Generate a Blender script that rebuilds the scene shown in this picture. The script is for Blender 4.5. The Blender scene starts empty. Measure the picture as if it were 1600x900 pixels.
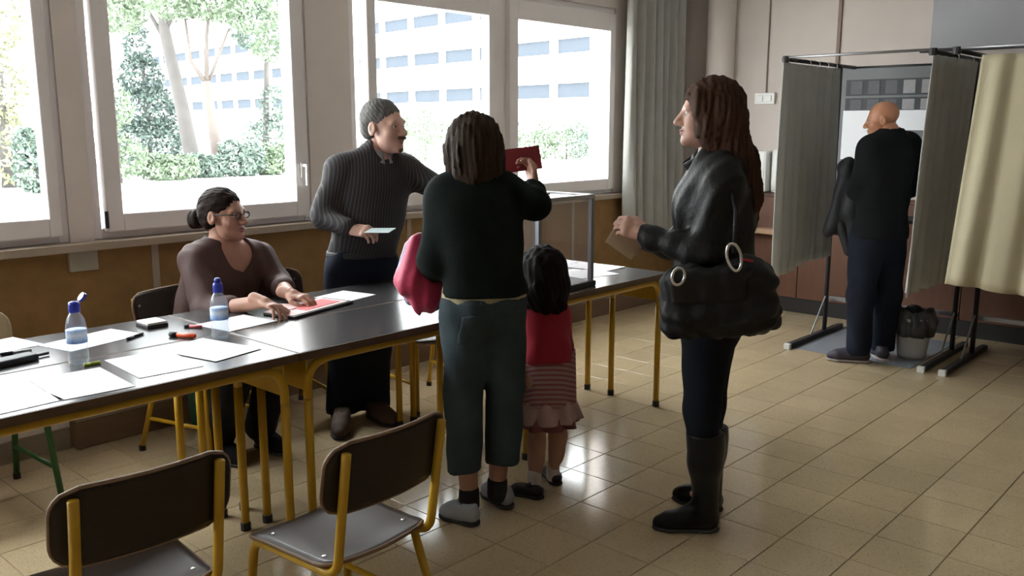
import bpy, math, random
import numpy as np
from mathutils import Vector, Matrix

# ------------------------------------------------------------------ camera
SC = bpy.context.scene
COL = SC.collection
FPX, VRX, VRY, CAMH = 1395.0, 2090.0, 197.0, 1.5
_d = np.array([VRX-800, VRY-450, FPX]); _X = _d/np.linalg.norm(_d)
_n = np.cross(_d, (1., 0, 0)); _n /= np.linalg.norm(_n)
_Z = -_n if _n[1] > 0 else _n
_Y = np.cross(_Z, _X)
CR = np.array([_X, _Y, _Z])          # rows: world axes in camera axes (right, down, forward)
cam_data = bpy.data.cameras.new('camera')
cam_data.sensor_width = 36.0
cam_data.lens = 36.0*FPX/1600.0
cam_data.clip_start = 0.05; cam_data.clip_end = 500
cam = bpy.data.objects.new('camera', cam_data); COL.objects.link(cam)
_m = Matrix.Identity(4)
for i in range(3):
    _m[i][0] = CR[i, 0]; _m[i][1] = -CR[i, 1]; _m[i][2] = -CR[i, 2]
_m[0][3] = 0; _m[1][3] = 0; _m[2][3] = CAMH
cam.matrix_world = _m
SC.camera = cam
CO = np.array([0, 0, CAMH])
RT = np.array([CR[0, 0], CR[1, 0], 0.0])
FH = np.array([CR[0, 2], CR[1, 2], 0.0]); FH /= np.linalg.norm(FH)

def _ray(px, py): return CR @ np.array([px-800, py-450, FPX], float)
def pz(px, py, z=0.0):
    r = _ray(px, py); return CO+r*((z-CAMH)/r[2])
def pyy(px, py, y):
    r = _ray(px, py); return CO+r*(y/r[1])
def pxx(px, py, x):
    r = _ray(px, py); return CO+r*(x/r[0])
def pd(px, py, d):
    r = _ray(px, py); return CO+r*(d/(r @ FH))
def RD(r, d, z=0.0):            # vector from right / away components
    return r*RT+d*FH+np.array([0, 0, z])

# ------------------------------------------------------------------ world, sun, exposure
w = bpy.data.worlds.new('sky'); SC.world = w; w.use_nodes = True
_bg = w.node_tree.nodes['Background']
_bg.inputs[0].default_value = (0.93, 0.97, 1.0, 1); _bg.inputs[1].default_value = 9.0
sun_d = bpy.data.lights.new('sun', 'SUN'); sun_d.energy = 3.0; sun_d.angle = math.radians(1.0); sun_d.color = (1, .97, .93)
sun = bpy.data.objects.new('sun', sun_d); COL.objects.link(sun)
sun.rotation_euler = Vector((0.35, 0.62, -0.85)).to_track_quat('-Z', 'Y').to_euler()
vs = SC.view_settings
vs.view_transform = 'Standard'; vs.look = 'None'; vs.exposure = 0.93; vs.gamma = 1.0; vs.use_curve_mapping = False

# ------------------------------------------------------------------ materials
MATS = {}
def pm(name, col, rough=.6, var=.12, scale=18., bump=0., bscale=None, metal=0., spec=.5, stretch=(1, 1, 1), coord='Object', trans=0., coat=0., rnd=0., sheen=0.):
    if name in MATS: return MATS[name]
    m = bpy.data.materials.new(name); m.use_nodes = True; nt = m.node_tree; N = nt.nodes; L = nt.links
    b = N['Principled BSDF']
    b.inputs['Roughness'].default_value = rough; b.inputs['Metallic'].default_value = metal
    b.inputs['Specular IOR Level'].default_value = spec
    if trans: b.inputs['Transmission Weight'].default_value = trans
    if coat: b.inputs['Coat Weight'].default_value = coat
    if sheen: b.inputs['Sheen Weight'].default_value = sheen
    tc = N.new('ShaderNodeTexCoord'); mp = N.new('ShaderNodeMapping'); mp.inputs['Scale'].default_value = stretch
    if coord == 'World':
        g = N.new('ShaderNodeNewGeometry'); L.new(g.outputs['Position'], mp.inputs[0])
    else: L.new(tc.outputs[coord], mp.inputs[0])
    nz = N.new('ShaderNodeTexNoise'); nz.inputs['Scale'].default_value = scale; nz.inputs['Detail'].default_value = 5
    L.new(mp.outputs[0], nz.inputs['Vector'])
    mx = N.new('ShaderNodeMix'); mx.data_type = 'RGBA'
    c = np.array(col[:3])
    mx.inputs['A'].default_value = (*np.clip(c*(1-var), 0, 1), 1); mx.inputs['B'].default_value = (*np.clip(c*(1+var), 0, 1), 1)
    L.new(nz.outputs['Fac'], mx.inputs['Factor'])
    out = mx.outputs['Result']
    if rnd:
        oi = N.new('ShaderNodeObjectInfo'); hs = N.new('ShaderNodeHueSaturation'); mr = N.new('ShaderNodeMapRange')
        mr.inputs['To Min'].default_value = 1-rnd; mr.inputs['To Max'].default_value = 1+rnd
        L.new(oi.outputs['Random'], mr.inputs['Value']); L.new(mr.outputs[0], hs.inputs['Value']); L.new(out, hs.inputs['Color']); out = hs.outputs[0]
    L.new(out, b.inputs['Base Color'])
    if bump:
        n2 = N.new('ShaderNodeTexNoise'); n2.inputs['Scale'].default_value = bscale or scale*2; n2.inputs['Detail'].default_value = 3
        L.new(mp.outputs[0], n2.inputs['Vector'])
        bp = N.new('ShaderNodeBump'); bp.inputs['Strength'].default_value = bump; bp.inputs['Distance'].default_value = .01
        L.new(n2.outputs['Fac'], bp.inputs['Height']); L.new(bp.outputs[0], b.inputs['Normal'])
    MATS[name] = m
    return m

def glass_mat(name, tint=(1, 1, 1), refl=.06, rough=.0, haze=0.0, hazecol=(.8, .8, .8)):
    if name in MATS: return MATS[name]
    m = bpy.data.materials.new(name); m.use_nodes = True; nt = m.node_tree; N = nt.nodes; L = nt.links
    N.remove(N['Principled BSDF']); o = N['Material Output']
    t = N.new('ShaderNodeBsdfTransparent'); t.inputs[0].default_value = (*tint, 1)
    g = N.new('ShaderNodeBsdfGlossy'); g.inputs['Roughness'].default_value = rough
    fr = N.new('ShaderNodeFresnel'); fr.inputs['IOR'].default_value = 1.45
    mu = N.new('ShaderNodeMath'); mu.operation = 'MULTIPLY'; mu.inputs[1].default_value = refl/.035*.6
    gm = N.new('ShaderNodeNewGeometry'); sb = N.new('ShaderNodeMath'); sb.operation = 'SUBTRACT'; sb.inputs[0].default_value = 1.0; L.new(gm.outputs['Backfacing'], sb.inputs[1])
    m0 = N.new('ShaderNodeMath'); m0.operation = 'MULTIPLY'; L.new(fr.outputs[0], m0.inputs[0]); L.new(sb.outputs[0], m0.inputs[1])
    L.new(m0.outputs[0], mu.inputs[0])
    mx = N.new('ShaderNodeMixShader'); L.new(mu.outputs[0], mx.inputs[0]); L.new(t.outputs[0], mx.inputs[1]); L.new(g.outputs[0], mx.inputs[2])
    last = mx.outputs[0]
    if haze:
        d = N.new('ShaderNodeBsdfDiffuse'); d.inputs[0].default_value = (*hazecol, 1)
        m2 = N.new('ShaderNodeMixShader'); m2.inputs[0].default_value = haze
        L.new(last, m2.inputs[1]); L.new(d.outputs[0], m2.inputs[2]); last = m2.outputs[0]
    L.new(last, o.inputs[0])
    MATS[name] = m
    return m

def stripe_mat(name, c1, c2, freq, axis=(1, 0, 0), width=.2, rough=.8, noise=0.0):
    """woven stripes along one object axis"""
    m = pm(name, c1, rough, .15, 40)
    nt = m.node_tree; N = nt.nodes; L = nt.links; b = N['Principled BSDF']
    tc = N.new('ShaderNodeTexCoord'); vm = N.new('ShaderNodeVectorMath'); vm.operation = 'DOT_PRODUCT'; vm.inputs[1].default_value = axis
    L.new(tc.outputs['Object'], vm.inputs[0])
    mu = N.new('ShaderNodeMath'); mu.operation = 'MULTIPLY'; mu.inputs[1].default_value = freq; L.new(vm.outputs['Value'], mu.inputs[0])
    fr = N.new('ShaderNodeMath'); fr.operation = 'FRACT'; L.new(mu.outputs[0], fr.inputs[0])
    lt = N.new('ShaderNodeMath'); lt.operation = 'LESS_THAN'; lt.inputs[1].default_value = width; L.new(fr.outputs[0], lt.inputs[0])
    old = b.inputs['Base Color'].links[0].from_socket
    mx = N.new('ShaderNodeMix'); mx.data_type = 'RGBA'; L.new(lt.outputs[0], mx.inputs['Factor']); L.new(old, mx.inputs['A']); mx.inputs['B'].default_value = (*c2, 1)
    L.new(mx.outputs['Result'], b.inputs['Base Color'])
    return m

# ------------------------------------------------------------------ object helpers
def tag(o, label=None, cat=None, group=None, kind=None):
    if label: o['label'] = label
    if cat: o['category'] = cat
    if group: o['group'] = group
    if kind: o['kind'] = kind
    return o
def thing(name, label, cat, loc=(0, 0, 0), rz=0., group=None, kind=None):
    o = bpy.data.objects.new(name, None); COL.objects.link(o); o.empty_display_size = .1
    o.location = loc; o.rotation_euler = (0, 0, rz)
    return tag(o, label, cat, group, kind)
def raw_mesh(name, V, Fq):
    me = bpy.data.meshes.new(name)
    V = np.asarray(V, dtype=np.float32)
    if isinstance(Fq, np.ndarray):
        nf, k = Fq.shape
        me.vertices.add(len(V)); me.vertices.foreach_set('co', V.ravel())
        me.loops.add(nf*k); me.loops.foreach_set('vertex_index', Fq.astype(np.int32).ravel())
        me.polygons.add(nf); me.polygons.foreach_set('loop_start', np.arange(nf, dtype=np.int32)*k)
        me.update(calc_edges=True); me.validate()
    else:
        me.from_pydata(V.tolist(), [], Fq); me.update()
    return me
def link(name, me, mat, parent=None, smooth=False, world=True):
    """world: mesh is in world coordinates, shift it to sit under its parent"""
    o = bpy.data.objects.new(name, me); COL.objects.link(o)
    if mat: me.materials.append(mat)
    if smooth: me.polygons.foreach_set('use_smooth', [True]*len(me.polygons))
    if parent is not None:
        o.parent = parent
        if world:
            base = Vector((0, 0, 0)); p = parent
            while p is not None: base += p.location; p = p.parent
            o.location = -base
    return o

class MB:
    def __init__(s): s.v = []; s.f = []
    def add(s, V, F):
        n = len(s.v); s.v += [tuple(map(float, p)) for p in V]; s.f += [tuple(i+n for i in f) for f in F]; return s
    def box(s, lo, hi, rz=0., c=None):
        x0, y0, z0 = lo; x1, y1, z1 = hi
        P = [(x0, y0, z0), (x1, y0, z0), (x1, y1, z0), (x0, y1, z0), (x0, y0, z1), (x1, y0, z1), (x1, y1, z1), (x0, y1, z1)]
        if rz:
            c = c or ((x0+x1)/2, (y0+y1)/2); a, b = math.cos(rz), math.sin(rz)
            P = [(c[0]+(p[0]-c[0])*a-(p[1]-c[1])*b, c[1]+(p[0]-c[0])*b+(p[1]-c[1])*a, p[2]) for p in P]
        return s.add(P, [(0, 3, 2, 1), (4, 5, 6, 7), (0, 1, 5, 4), (1, 2, 6, 5), (2, 3, 7, 6), (3, 0, 4, 7)])
    def obox(s, c, ax, ay, az, hx, hy, hz):
        c, ax, ay, az = map(np.asarray, (c, ax, ay, az))
        P = [c+sx*hx*ax+sy*hy*ay+sz*hz*az for sz in (-1, 1) for sx, sy in ((-1, -1), (1, -1), (1, 1), (-1, 1))]
        return s.add(P, [(0, 3, 2, 1), (4, 5, 6, 7), (0, 1, 5, 4), (1, 2, 6, 5), (2, 3, 7, 6), (3, 0, 4, 7)])
    def tube(s, pts, r, n=10, closed=False):
        pts = [np.asarray(p, float) for p in pts]; R = r if hasattr(r, '__len__') else [r]*len(pts)
        m = len(pts); rings = []; up = None
        for i, p in enumerate(pts):
            if closed: t = pts[(i+1) % m]-pts[i-1]
            elif i == 0: t = pts[1]-p
            elif i == m-1: t = p-pts[i-1]
            else: t = (pts[i+1]-p)/max(1e-9, np.linalg.norm(pts[i+1]-p))+(p-pts[i-1])/max(1e-9, np.linalg.norm(p-pts[i-1]))
            t = t/max(1e-9, np.linalg.norm(t))
            if up is None:
                a = np.array([0, 0, 1.]) if abs(t[2]) < .9 else np.array([1., 0, 0])
                u = np.cross(t, a)
            else: u = up-t*(up @ t)
            u /= np.linalg.norm(u); up = u; v = np.cross(t, u)
            rings.append([p+R[i]*(math.cos(2*math.pi*k/n)*u+math.sin(2*math.pi*k/n)*v) for k in range(n)])
        V = [q for rg in rings for q in rg]; F = []
        for i in range(m if closed else m-1):
            for k in range(n):
                a = i*n+k; b = i*n+(k+1) % n; j = ((i+1) % m)*n
                F.append((a, b, j+(k+1) % n, j+k))
        if not closed: F += [tuple(range(n-1, -1, -1)), tuple((m-1)*n+k for k in range(n))]
        return s.add(V, F)
    def lathe(s, prof, c=(0, 0, 0), n=20):
        V = []; F = []; m = len(prof)
        for r, z in prof:
            for k in range(n):
                a = 2*math.pi*k/n; V.append((c[0]+r*math.cos(a), c[1]+r*math.sin(a), c[2]+z))
        for i in range(m-1):
            for k in range(n):
                k2 = (k+1) % n; F.append((i*n+k, i*n+k2, (i+1)*n+k2, (i+1)*n+k))
        F.append(tuple(range(n-1, -1, -1))); F.append(tuple((m-1)*n+k for k in range(n)))
        return s.add(V, F)
    def prism(s, poly, z0, z1):
        n = len(poly); V = [(p[0], p[1], z0) for p in poly]+[(p[0], p[1], z1) for p in poly]
        return s.add(V, [tuple(range(n-1, -1, -1)), tuple(range(n, 2*n))]+[(i, (i+1) % n, n+(i+1) % n, n+i) for i in range(n)])
    def sheet(s, fn, nu, nv, th=0.):
        """two-sided slab from fn(u,v)->point with thickness th along the local normal"""
        P = np.array([[fn(i/nu, j/nv) for j in range(nv+1)] for i in range(nu+1)], float)
        du = np.gradient(P, axis=0); dv = np.gradient(P, axis=1); nn = np.cross(du, dv)
        nn /= np.maximum(1e-9, np.linalg.norm(nn, axis=2, keepdims=True))
        A = P+nn*th/2; B = P-nn*th/2; k = (nu+1)*(nv+1)
        V = list(A.reshape(-1, 3))+list(B.reshape(-1, 3)); F = []
        id_ = lambda i, j: i*(nv+1)+j
        for i in range(nu):
            for j in range(nv):
                q = (id_(i, j), id_(i+1, j), id_(i+1, j+1), id_(i, j+1)); F.append(q); F.append(tuple(k+x for x in q[::-1]))
        for i in range(nu):
            F.append((id_(i, 0), k+id_(i, 0), k+id_(i+1, 0), id_(i+1, 0))); F.append((id_(i+1, nv), k+id_(i+1, nv), k+id_(i, nv), id_(i, nv)))
        for j in range(nv):
            F.append((id_(0, j+1), k+id_(0, j+1), k+id_(0, j), id_(0, j))); F.append((id_(nu, j), k+id_(nu, j), k+id_(nu, j+1), id_(nu, j+1)))
        return s.add(V, F)
    def build(s, name, mat, parent=None, smooth=False, bevel=0., world=True, seg=2):
        me = raw_mesh(name, s.v, s.f)
        o = link(name, me, mat, parent, smooth, world)
        if bevel:
            b = o.modifiers.new('bevel', 'BEVEL'); b.width = bevel; b.segments = seg; b.limit_method = 'ANGLE'
            me.polygons.foreach_set('use_smooth', [False]*len(me.polygons))
        return o
def copy_tree(o, parent=None):
    c = o.copy(); COL.objects.link(c); c.parent = parent
    for ch in o.children: copy_tree(ch, c)
    return c
def arc_path(pts, rad, n=6):
    """round the inner corners of a polyline"""
    pts = [np.asarray(p, float) for p in pts]; out = [pts[0]]
    for i in range(1, len(pts)-1):
        a, p, b = pts[i-1], pts[i], pts[i+1]
        u = (a-p)/np.linalg.norm(a-p); v = (b-p)/np.linalg.norm(b-p)
        for k in range(n+1):
            t = k/n; out.append((1-t)**2*(p+u*rad)+2*t*(1-t)*p+t*t*(p+v*rad))
    return out+[pts[-1]]
# ------------------------------------------------------------------ shared surfaces
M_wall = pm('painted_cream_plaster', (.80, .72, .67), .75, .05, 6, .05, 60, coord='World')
M_wallfar = pm('far_wall_dimmed', (.53, .47, .435), .75, .05, 6, .05, 60, coord='World')  # same wall plaster darkened: weaker daylight at the far end put into the colour
M_wall2 = pm('unseen_wall_dark', (.30, .23, .18), .7, .1, 6, coord='World')  # dark tone given to the unseen walls, to cut bounced light
M_ceil = pm('ceiling_white', (.55, .54, .52), .9, .03, 5, coord='World')
M_frame = pm('white_window_frame', (.88, .84, .84), .4, .03, 8, coord='World')
M_sill = pm('sill_beige_paint', (.42, .35, .28), .5, .1, 10, coord='World')
M_cork = pm('brown_cork_panel', (.31, .18, .066), .8, .28, 14, .12, 120, coord='World')
M_plinth = pm('brown_plinth_wood', (.20, .12, .075), .6, .15, 9, .1, 40, coord='World', stretch=(1, 1, 4))
M_dado = pm('dark_wood_dado', (.13, .055, .03), .5, .25, 10, .1, 30, coord='World', stretch=(4, 4, .6))
M_black = pm('black_base', (.02, .018, .018), .6, .2)
M_dkmetal = pm('dark_grey_steel', (.05, .05, .055), .45, .2, 30, metal=.5)
M_greymetal = pm('grey_steel', (.34, .34, .35), .4, .1, 30, metal=.7)
M_chrome = pm('bright_metal', (.7, .7, .7), .25, .05, metal=1.)
M_glass = glass_mat('window_glass', (.97, .98, .97), .04)
M_white = pm('white_plastic', (.72, .72, .70), .45, .04)
M_yellow = pm('yellow_enamel_steel', (.52, .30, .012), .38, .12, 25, bump=.03, bscale=90)
M_paper = pm('white_paper', (.82, .83, .86), .7, .02, 12)

XL, XE, YW, YB, ZC = -3.2, 6.87, 4.27, -3.2, 3.1
def st(o): return tag(o, kind='structure')

# ------------------------------------------------------------------ floor with terrazzo tiles
def terrazzo():
    m = pm('beige_terrazzo', (.48, .375, .232), .16, .2, 2.4, coord='World', rnd=.05, spec=.55)
    nt = m.node_tree; N = nt.nodes; L = nt.links; b = N['Principled BSDF']
    g = N.new('ShaderNodeNewGeometry')
    last = b.inputs['Base Color'].links[0].from_socket
    for sc, lo, hi, colr, amt in ((95, .0, .22, (.20, .12, .06), .75), (70, .0, .2, (.62, .55, .42), .6), (38, .0, .17, (.30, .15, .07), .5)):
        v = N.new('ShaderNodeTexVoronoi'); v.inputs['Scale'].default_value = sc; v.inputs['Randomness'].default_value = 1
        L.new(g.outputs['Position'], v.inputs['Vector'])
        mr = N.new('ShaderNodeMapRange'); mr.inputs['From Min'].default_value = hi; mr.inputs['From Max'].default_value = hi*.6
        mr.inputs['To Max'].default_value = amt; L.new(v.outputs['Distance'], mr.inputs['Value'])
        mx = N.new('ShaderNodeMix'); mx.data_type = 'RGBA'; L.new(mr.outputs[0], mx.inputs['Factor']); L.new(last, mx.inputs['A']); mx.inputs['B'].default_value = (*colr, 1)
        last = mx.outputs['Result']
    L.new(last, b.inputs['Base Color'])
    nz = N.new('ShaderNodeTexNoise'); nz.inputs['Scale'].default_value = 2.5; nz.inputs['Detail'].default_value = 4; L.new(g.outputs['Position'], nz.inputs['Vector'])
    mr = N.new('ShaderNodeMapRange'); mr.inputs['To Min'].default_value = .10; mr.inputs['To Max'].default_value = .19; L.new(nz.outputs['Fac'], mr.inputs['Value'])
    L.new(mr.outputs[0], b.inputs['Roughness'])
    return m
M_terr = terrazzo()
M_grout = pm('grout', (.35, .28, .18), .8, .2, 30, coord='World')
floor = st(MB().box((XL, YB, -.2), (XE, YW, -.0035)).build('floor', M_grout))
TS = .25
def tile_mesh():
    h = TS/2-.0016; b = .0015
    mb = MB(); V = [(-h, -h, -.0035), (h, -h, -.0035), (h, h, -.0035), (-h, h, -.0035), (-h, -h, -b), (h, -h, -b), (h, h, -b), (-h, h, -b)]
    h2 = h-b; V += [(-h2, -h2, 0), (h2, -h2, 0), (h2, h2, 0), (-h2, h2, 0)]
    F = [(8, 9, 10, 11)]
    for i in range(4):
        j = (i+1) % 4; F += [(i, j, 4+j, 4+i), (4+i, 4+j, 8+j, 8+i)]
    return V, F
tV, tF = tile_mesh()
tme = raw_mesh('tile', tV, tF); tme.materials.append(M_terr)
cells = []
x = 2.96-TS*30+TS/2
while x < XE:
    y = 2.34-TS*30+TS/2
    while y < YW:
        if x-TS/2 > XL and y-TS/2 > YB:
            dv = CR.T @ (np.array([x, y, 0])-CO)
            if dv[2] > .3:
                px, py = 800+FPX*dv[0]/dv[2], 450+FPX*dv[1]/dv[2]; vis = -60 < px < 1660 and -60 < py < 960
            else: vis = False
            cells.append((0 if vis else 1, math.hypot(x, y), x, y))
        y += TS
    x += TS
cells.sort()
rest = MB()
for i, (v, dd, x, y) in enumerate(cells):
    x1 = min(x+TS/2, XE); y1 = min(y+TS/2, YW)
    if i < 300 and x1 == x+TS/2 and y1 == y+TS/2:
        t = bpy.data.objects.new('tile', tme); COL.objects.link(t); t.parent = floor; t.location = (x, y, 0)
    else:
        sx = (x1-(x-TS/2))/TS; sy = (y1-(y-TS/2))/TS; cx = (x1+x-TS/2)/2; cy = (y1+y-TS/2)/2
        rest.add([(cx+p[0]*sx, cy+p[1]*sy, p[2]) for p in tV], tF)
tag(rest.build('tile_field', M_terr, floor), kind='stuff')

# ------------------------------------------------------------------ shell
st(MB().box((XL, YB, ZC), (XE+.25, YW+.25, ZC+.2)).build('ceiling', M_ceil))
st(MB().box((XL-.2, YB-.2, -.2), (XE+.25, YB, ZC)).build('wall_right', M_wall2))
st(MB().box((XL-.2, YB, -.2), (XL, YW+.25, ZC)).build('wall_near', M_wall2))
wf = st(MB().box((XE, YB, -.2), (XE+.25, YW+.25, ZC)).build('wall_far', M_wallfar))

WINS = [(-3.0, -1.72), (-1.50, -.15), (.10, 1.66), (1.77, 3.00), (3.30, 5.90)]
ZS, ZT = .97, 2.40
wl = MB().box((XL, YW, -.2), (XE, YW+.25, ZS-.02)).box((XL, YW, ZT), (XE, YW+.25, ZC))
edges = [XL]+[e for ab in WINS for e in ab]+[XE]
for i in range(0, len(edges), 2): wl.box((edges[i], YW, ZS-.02), (edges[i+1], YW+.25, ZT))
wall_left = st(wl.build('wall_left', M_wall))
MB().box((XL, YW-.07, .93), (6.0, YW+.10, ZS-.001)).build('window_sill', M_sill, wall_left, bevel=.004)
for xa, xb in ((-2.93, -1.27), (-1.27, .39), (.39, 2.05), (2.05, 3.71), (3.71, 5.37), (5.37, 6.86)):
    MB().box((xa+.018, YW-.010, .145), (xb-.018, YW+.01, .93)).build('cork_panel', M_cork, wall_left)
for xb in (-1.27, .39, 2.05, 3.71, 5.37):
    MB().box((xb-.018, YW-.018, .14), (xb+.018, YW+.01, .93)).build('batten', M_sill, wall_left, bevel=.002)
MB().box((1.635, YW-.035, .835), (1.765, YW-.009, .93)).build('cable_cover', pm('grey_green_plastic', (.40, .38, .31), .5, .05), wall_left, bevel=.004)
M_skirt = pm('grey_beige_skirting', (.27, .22, .165), .6, .12, 8, coord='World')
bl = st(MB().box((XL, YW-.02, 0), (1.575, YW, .10)).build('baseboard_left', M_skirt))
for xa, xb in ((1.58, 3.20), (3.21, 4.83), (4.84, 6.85)):
    MB().box((xa, YW-.075, 0.0), (xb, YW, .135)).build('plinth_box', M_plinth, bl, bevel=.004)
    MB().box((xa, YW-.078, .136), (xb, YW, .147)).build('plinth_cap', M_skirt, bl, bevel=.002)

def window(n, x0, x1, sashes, mulls=()):
    o = thing('window_%d' % n, None, None, ((x0+x1)/2, YW, ZS), kind='structure')
    fw = .045; yf0, yf1 = YW+.015, YW+.085
    mb = MB().box((x0, yf0, ZS), (x0+fw, yf1, ZT)).box((x1-fw, yf0, ZS), (x1, yf1, ZT)).box((x0+fw, yf0, ZS), (x1-fw, yf1, ZS+.05)).box((x0+fw, yf0, ZT-.05), (x1-fw, yf1, ZT))
    for a, b in mulls: mb.box((a, yf0, ZS+.05), (b, yf1, ZT-.05))
    mb.build('window_frame', M_frame, o, bevel=.004)
    for a, b, wL, wR, handle in sashes:
        z0, z1 = ZS+.035, ZT-.045; ys0, ys1 = YW-.03, YW+.045; pz0, pz1 = 1.09, 2.22
        s = MB().box((a, ys0, z0), (a+wL, ys1, z1)).box((b-wR, ys0, z0), (b, ys1, z1)).box((a+wL, ys0, z0), (b-wR, ys1, pz0)).box((a+wL, ys0, pz1), (b-wR, ys1, z1)).build('sash', M_frame, o, bevel=.006)
        MB().box((a+wL-.01, YW+.004, pz0-.01), (b-wR+.01, YW+.012, pz1+.01)).build('pane', M_glass, s)
        if handle:
            hx = b-wR/2 if handle > 0 else a+wL/2
            MB().box((hx-.014, ys0-.012, 1.22), (hx+.014, ys0, 1.30)).tube(arc_path([(hx, ys0-.008, 1.285), (hx, ys0-.045, 1.285), (hx, ys0-.045, 1.175)], .015), .009, 8).build('handle', M_white, s)
            gx = a-.004 if handle > 0 else b+.004
            MB().tube([(gx, ys0-.002, z0+.02), (gx, ys0-.002, z0+.10)], .009, 8).build('hinge', M_dkmetal, s)
    return o
window(1, *WINS[2], [(.14, 1.62, .075, .055, 0)])
window(2, *WINS[3], [(1.825, 2.965, .08, .085, 1)])
w3 = window(3, *WINS[4], [(3.41, 4.505, .065, .07, 0), (4.64, 5.865, .09, .07, 0)], [(4.49, 4.655)])
MB().box((3.345, YW+.04, ZS+.04), (3.43, YW+.048, ZT-.04)).build('pane', M_glass, w3)
window(4, *WINS[1], [(-1.46, -.19, .08, .08, 1)])  # added window out of view, for light on the near chairs and floor
window(5, *WINS[0], [(-2.96, -1.76, .08, .08, 1)])  # second added window out of view, also there for its light
for a, b in WINS:
    ld = bpy.data.lights.new('window_portal', 'AREA'); ld.shape = 'RECTANGLE'; ld.size = b-a; ld.size_y = ZT-ZS; ld.cycles.is_portal = True
    lo = bpy.data.objects.new('window_portal', ld); COL.objects.link(lo); lo.location = ((a+b)/2, YW+.22, (ZS+ZT)/2); lo.rotation_euler = (math.radians(-90), 0, 0)

# far wall: dado, skirting, pipe column, panel joints
bfar = st(MB().box((XE-.015, YB, 0), (XE, YW-.08, .12)).build('baseboard_far', M_black))
tr = thing('trim_1', None, None, (XE, 1.5, .12), kind='structure')
y = 3.72
while y > YB+.2:
    y0 = max(YB, y-.62); MB().box((XE-.022, y0+.003, .12), (XE, y-.003, .93)).build('wood_panel', M_dado, tr, bevel=.003); y = y0
MB().box((XE-.03, YB, .93), (XE, 3.72, .965)).build('top_rail', M_dado, tr, bevel=.003)
sh = tag(MB().box((XE-.14, 3.05, .635), (XE-.024, 3.62, .675)).build('wall_shelf', pm('pale_wood', (.40, .25, .15), .5, .2, 12, stretch=(1, 6, 1), coord='World'), bevel=.003), 'narrow pale wooden ledge on the dark dado beside the voting booth', 'shelf')
st(MB().tube([(XE-.045, 3.865, 0), (XE-.045, 3.865, ZC)], .115, 24).build('trim_2', M_wall, smooth=True))
st(MB().box((XE-.012, 2.872, .96), (XE, 2.90, ZC)).build('trim_3', pm('brown_cover_strip', (.20, .14, .11), .6, .1), bevel=.002))
# light switch with its cable
sw = thing('light_switch', 'white double light switch plate on the far cream wall', 'switch', (XE, 3.46, 1.725))
MB().box((XE-.028, 3.375, 1.675), (XE, 3.55, 1.765)).build('plate', M_white, sw, bevel=.006)
for yy in (3.425, 3.50): MB().box((XE-.036, yy-.026, 1.695), (XE-.028, yy+.026, 1.745)).build('rocker', M_white, sw, bevel=.004)
MB().tube([(XE-.006, 3.46, 1.765), (XE-.006, 3.46, ZC)], .006, 8).build('cable', pm('brown_cable', (.22, .16, .13), .6), sw)
# white wall box
wb = thing('wall_box', 'white wall-mounted metal box under the light switch', 'box', (XE, 3.45, 1.15))
MB().box((XE-.11, 3.375, .975), (XE, 3.60, 1.30)).build('body', M_white, wb, bevel=.012)
MB().box((XE-.114, 3.395, .995), (XE-.11, 3.58, 1.28)).build('door', M_white, wb, bevel=.003)
MB().tube([(XE-.118, 3.50, 1.25), (XE-.112, 3.50, 1.25)], .007, 10).build('lock', M_dkmetal, wb)
dp = thing('soap_dispenser', 'rounded white wall dispenser between wall box and booth curtain', 'dispenser', (XE, 3.32, 1.12))
MB().sheet(lambda u, v: (XE-.012-.075*math.sin(math.pi*u)**.7, 3.365-.12*u, .985+.30*v+.03*math.sin(math.pi*u)*v), 12, 4, .012).build('cover', M_white, dp, smooth=True)
MB().box((XE-.05, 3.26, .97), (XE, 3.35, .99)).build('base', M_white, dp, bevel=.004)
# projection screen
ps = thing('projection_screen', 'pale grey pull-down projection screen hanging at upper right', 'screen', (XE-.06, .9, 2.03))
M_scr = pm('grey_screen_cloth', (.34, .34, .365), .8, .03, 6)
MB().box((XE-.055, -.2, 2.035), (XE-.05, 2.20, ZC-.12)).build('cloth', M_scr, ps)
MB().tube([(XE-.053, -.25, 2.025), (XE-.053, 2.25, 2.025)], .014, 10).build('bottom_bar', M_dkmetal, ps, smooth=True)
MB().tube([(XE-.07, -.25, ZC-.08), (XE-.07, 2.25, ZC-.08)], .05, 12).build('roller_case', M_white, ps, smooth=True)
MB().lathe([(.018, -.012), (.022, 0), (.018, .012)], (XE-.053, 2.25, 2.025), 10).build('end_cap', M_black, ps)
# notice board behind the booth
nb = thing('notice_board', 'grey notice board with rows of picture cards inside the open booth', 'notice board', (XE-.02, 2.5, 1.25))
M_nb = pm('grey_board', (.16, .165, .175), .6, .15, 5); M_nbd = pm('dark_print', (.035, .038, .045), .6, .2)
MB().box((XE-.035, 2.10, 1.0), (XE-.023, 2.83, 1.93)).build('backing', M_nb, nb, bevel=.002)
for z0, z1 in ((1.735, 1.83), (1.62, 1.695)):
    MB().box((XE-.0385, 2.13, z0-.012), (XE-.035, 2.79, z1+.012)).build('strip', M_nbd, nb)
    for k in range(5):
        yy = 2.155+k*.128; cc = (.30, .29, .30) if k < 2 else (.085, .09, .10)
        MB().box((XE-.041, yy, z0), (XE-.0385, yy+.085, z1)).build('card', pm('card_%d' % (k < 2), cc, .6, .15, 30), nb)
MB().box((XE-.041, 2.60, 1.25), (XE-.036, 2.80, 1.615)).build('sheet', M_paper, nb)
MB().box((XE-.041, 2.12, 1.47), (XE-.036, 2.40, 1.615)).build('sheet', M_paper, nb)

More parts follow.
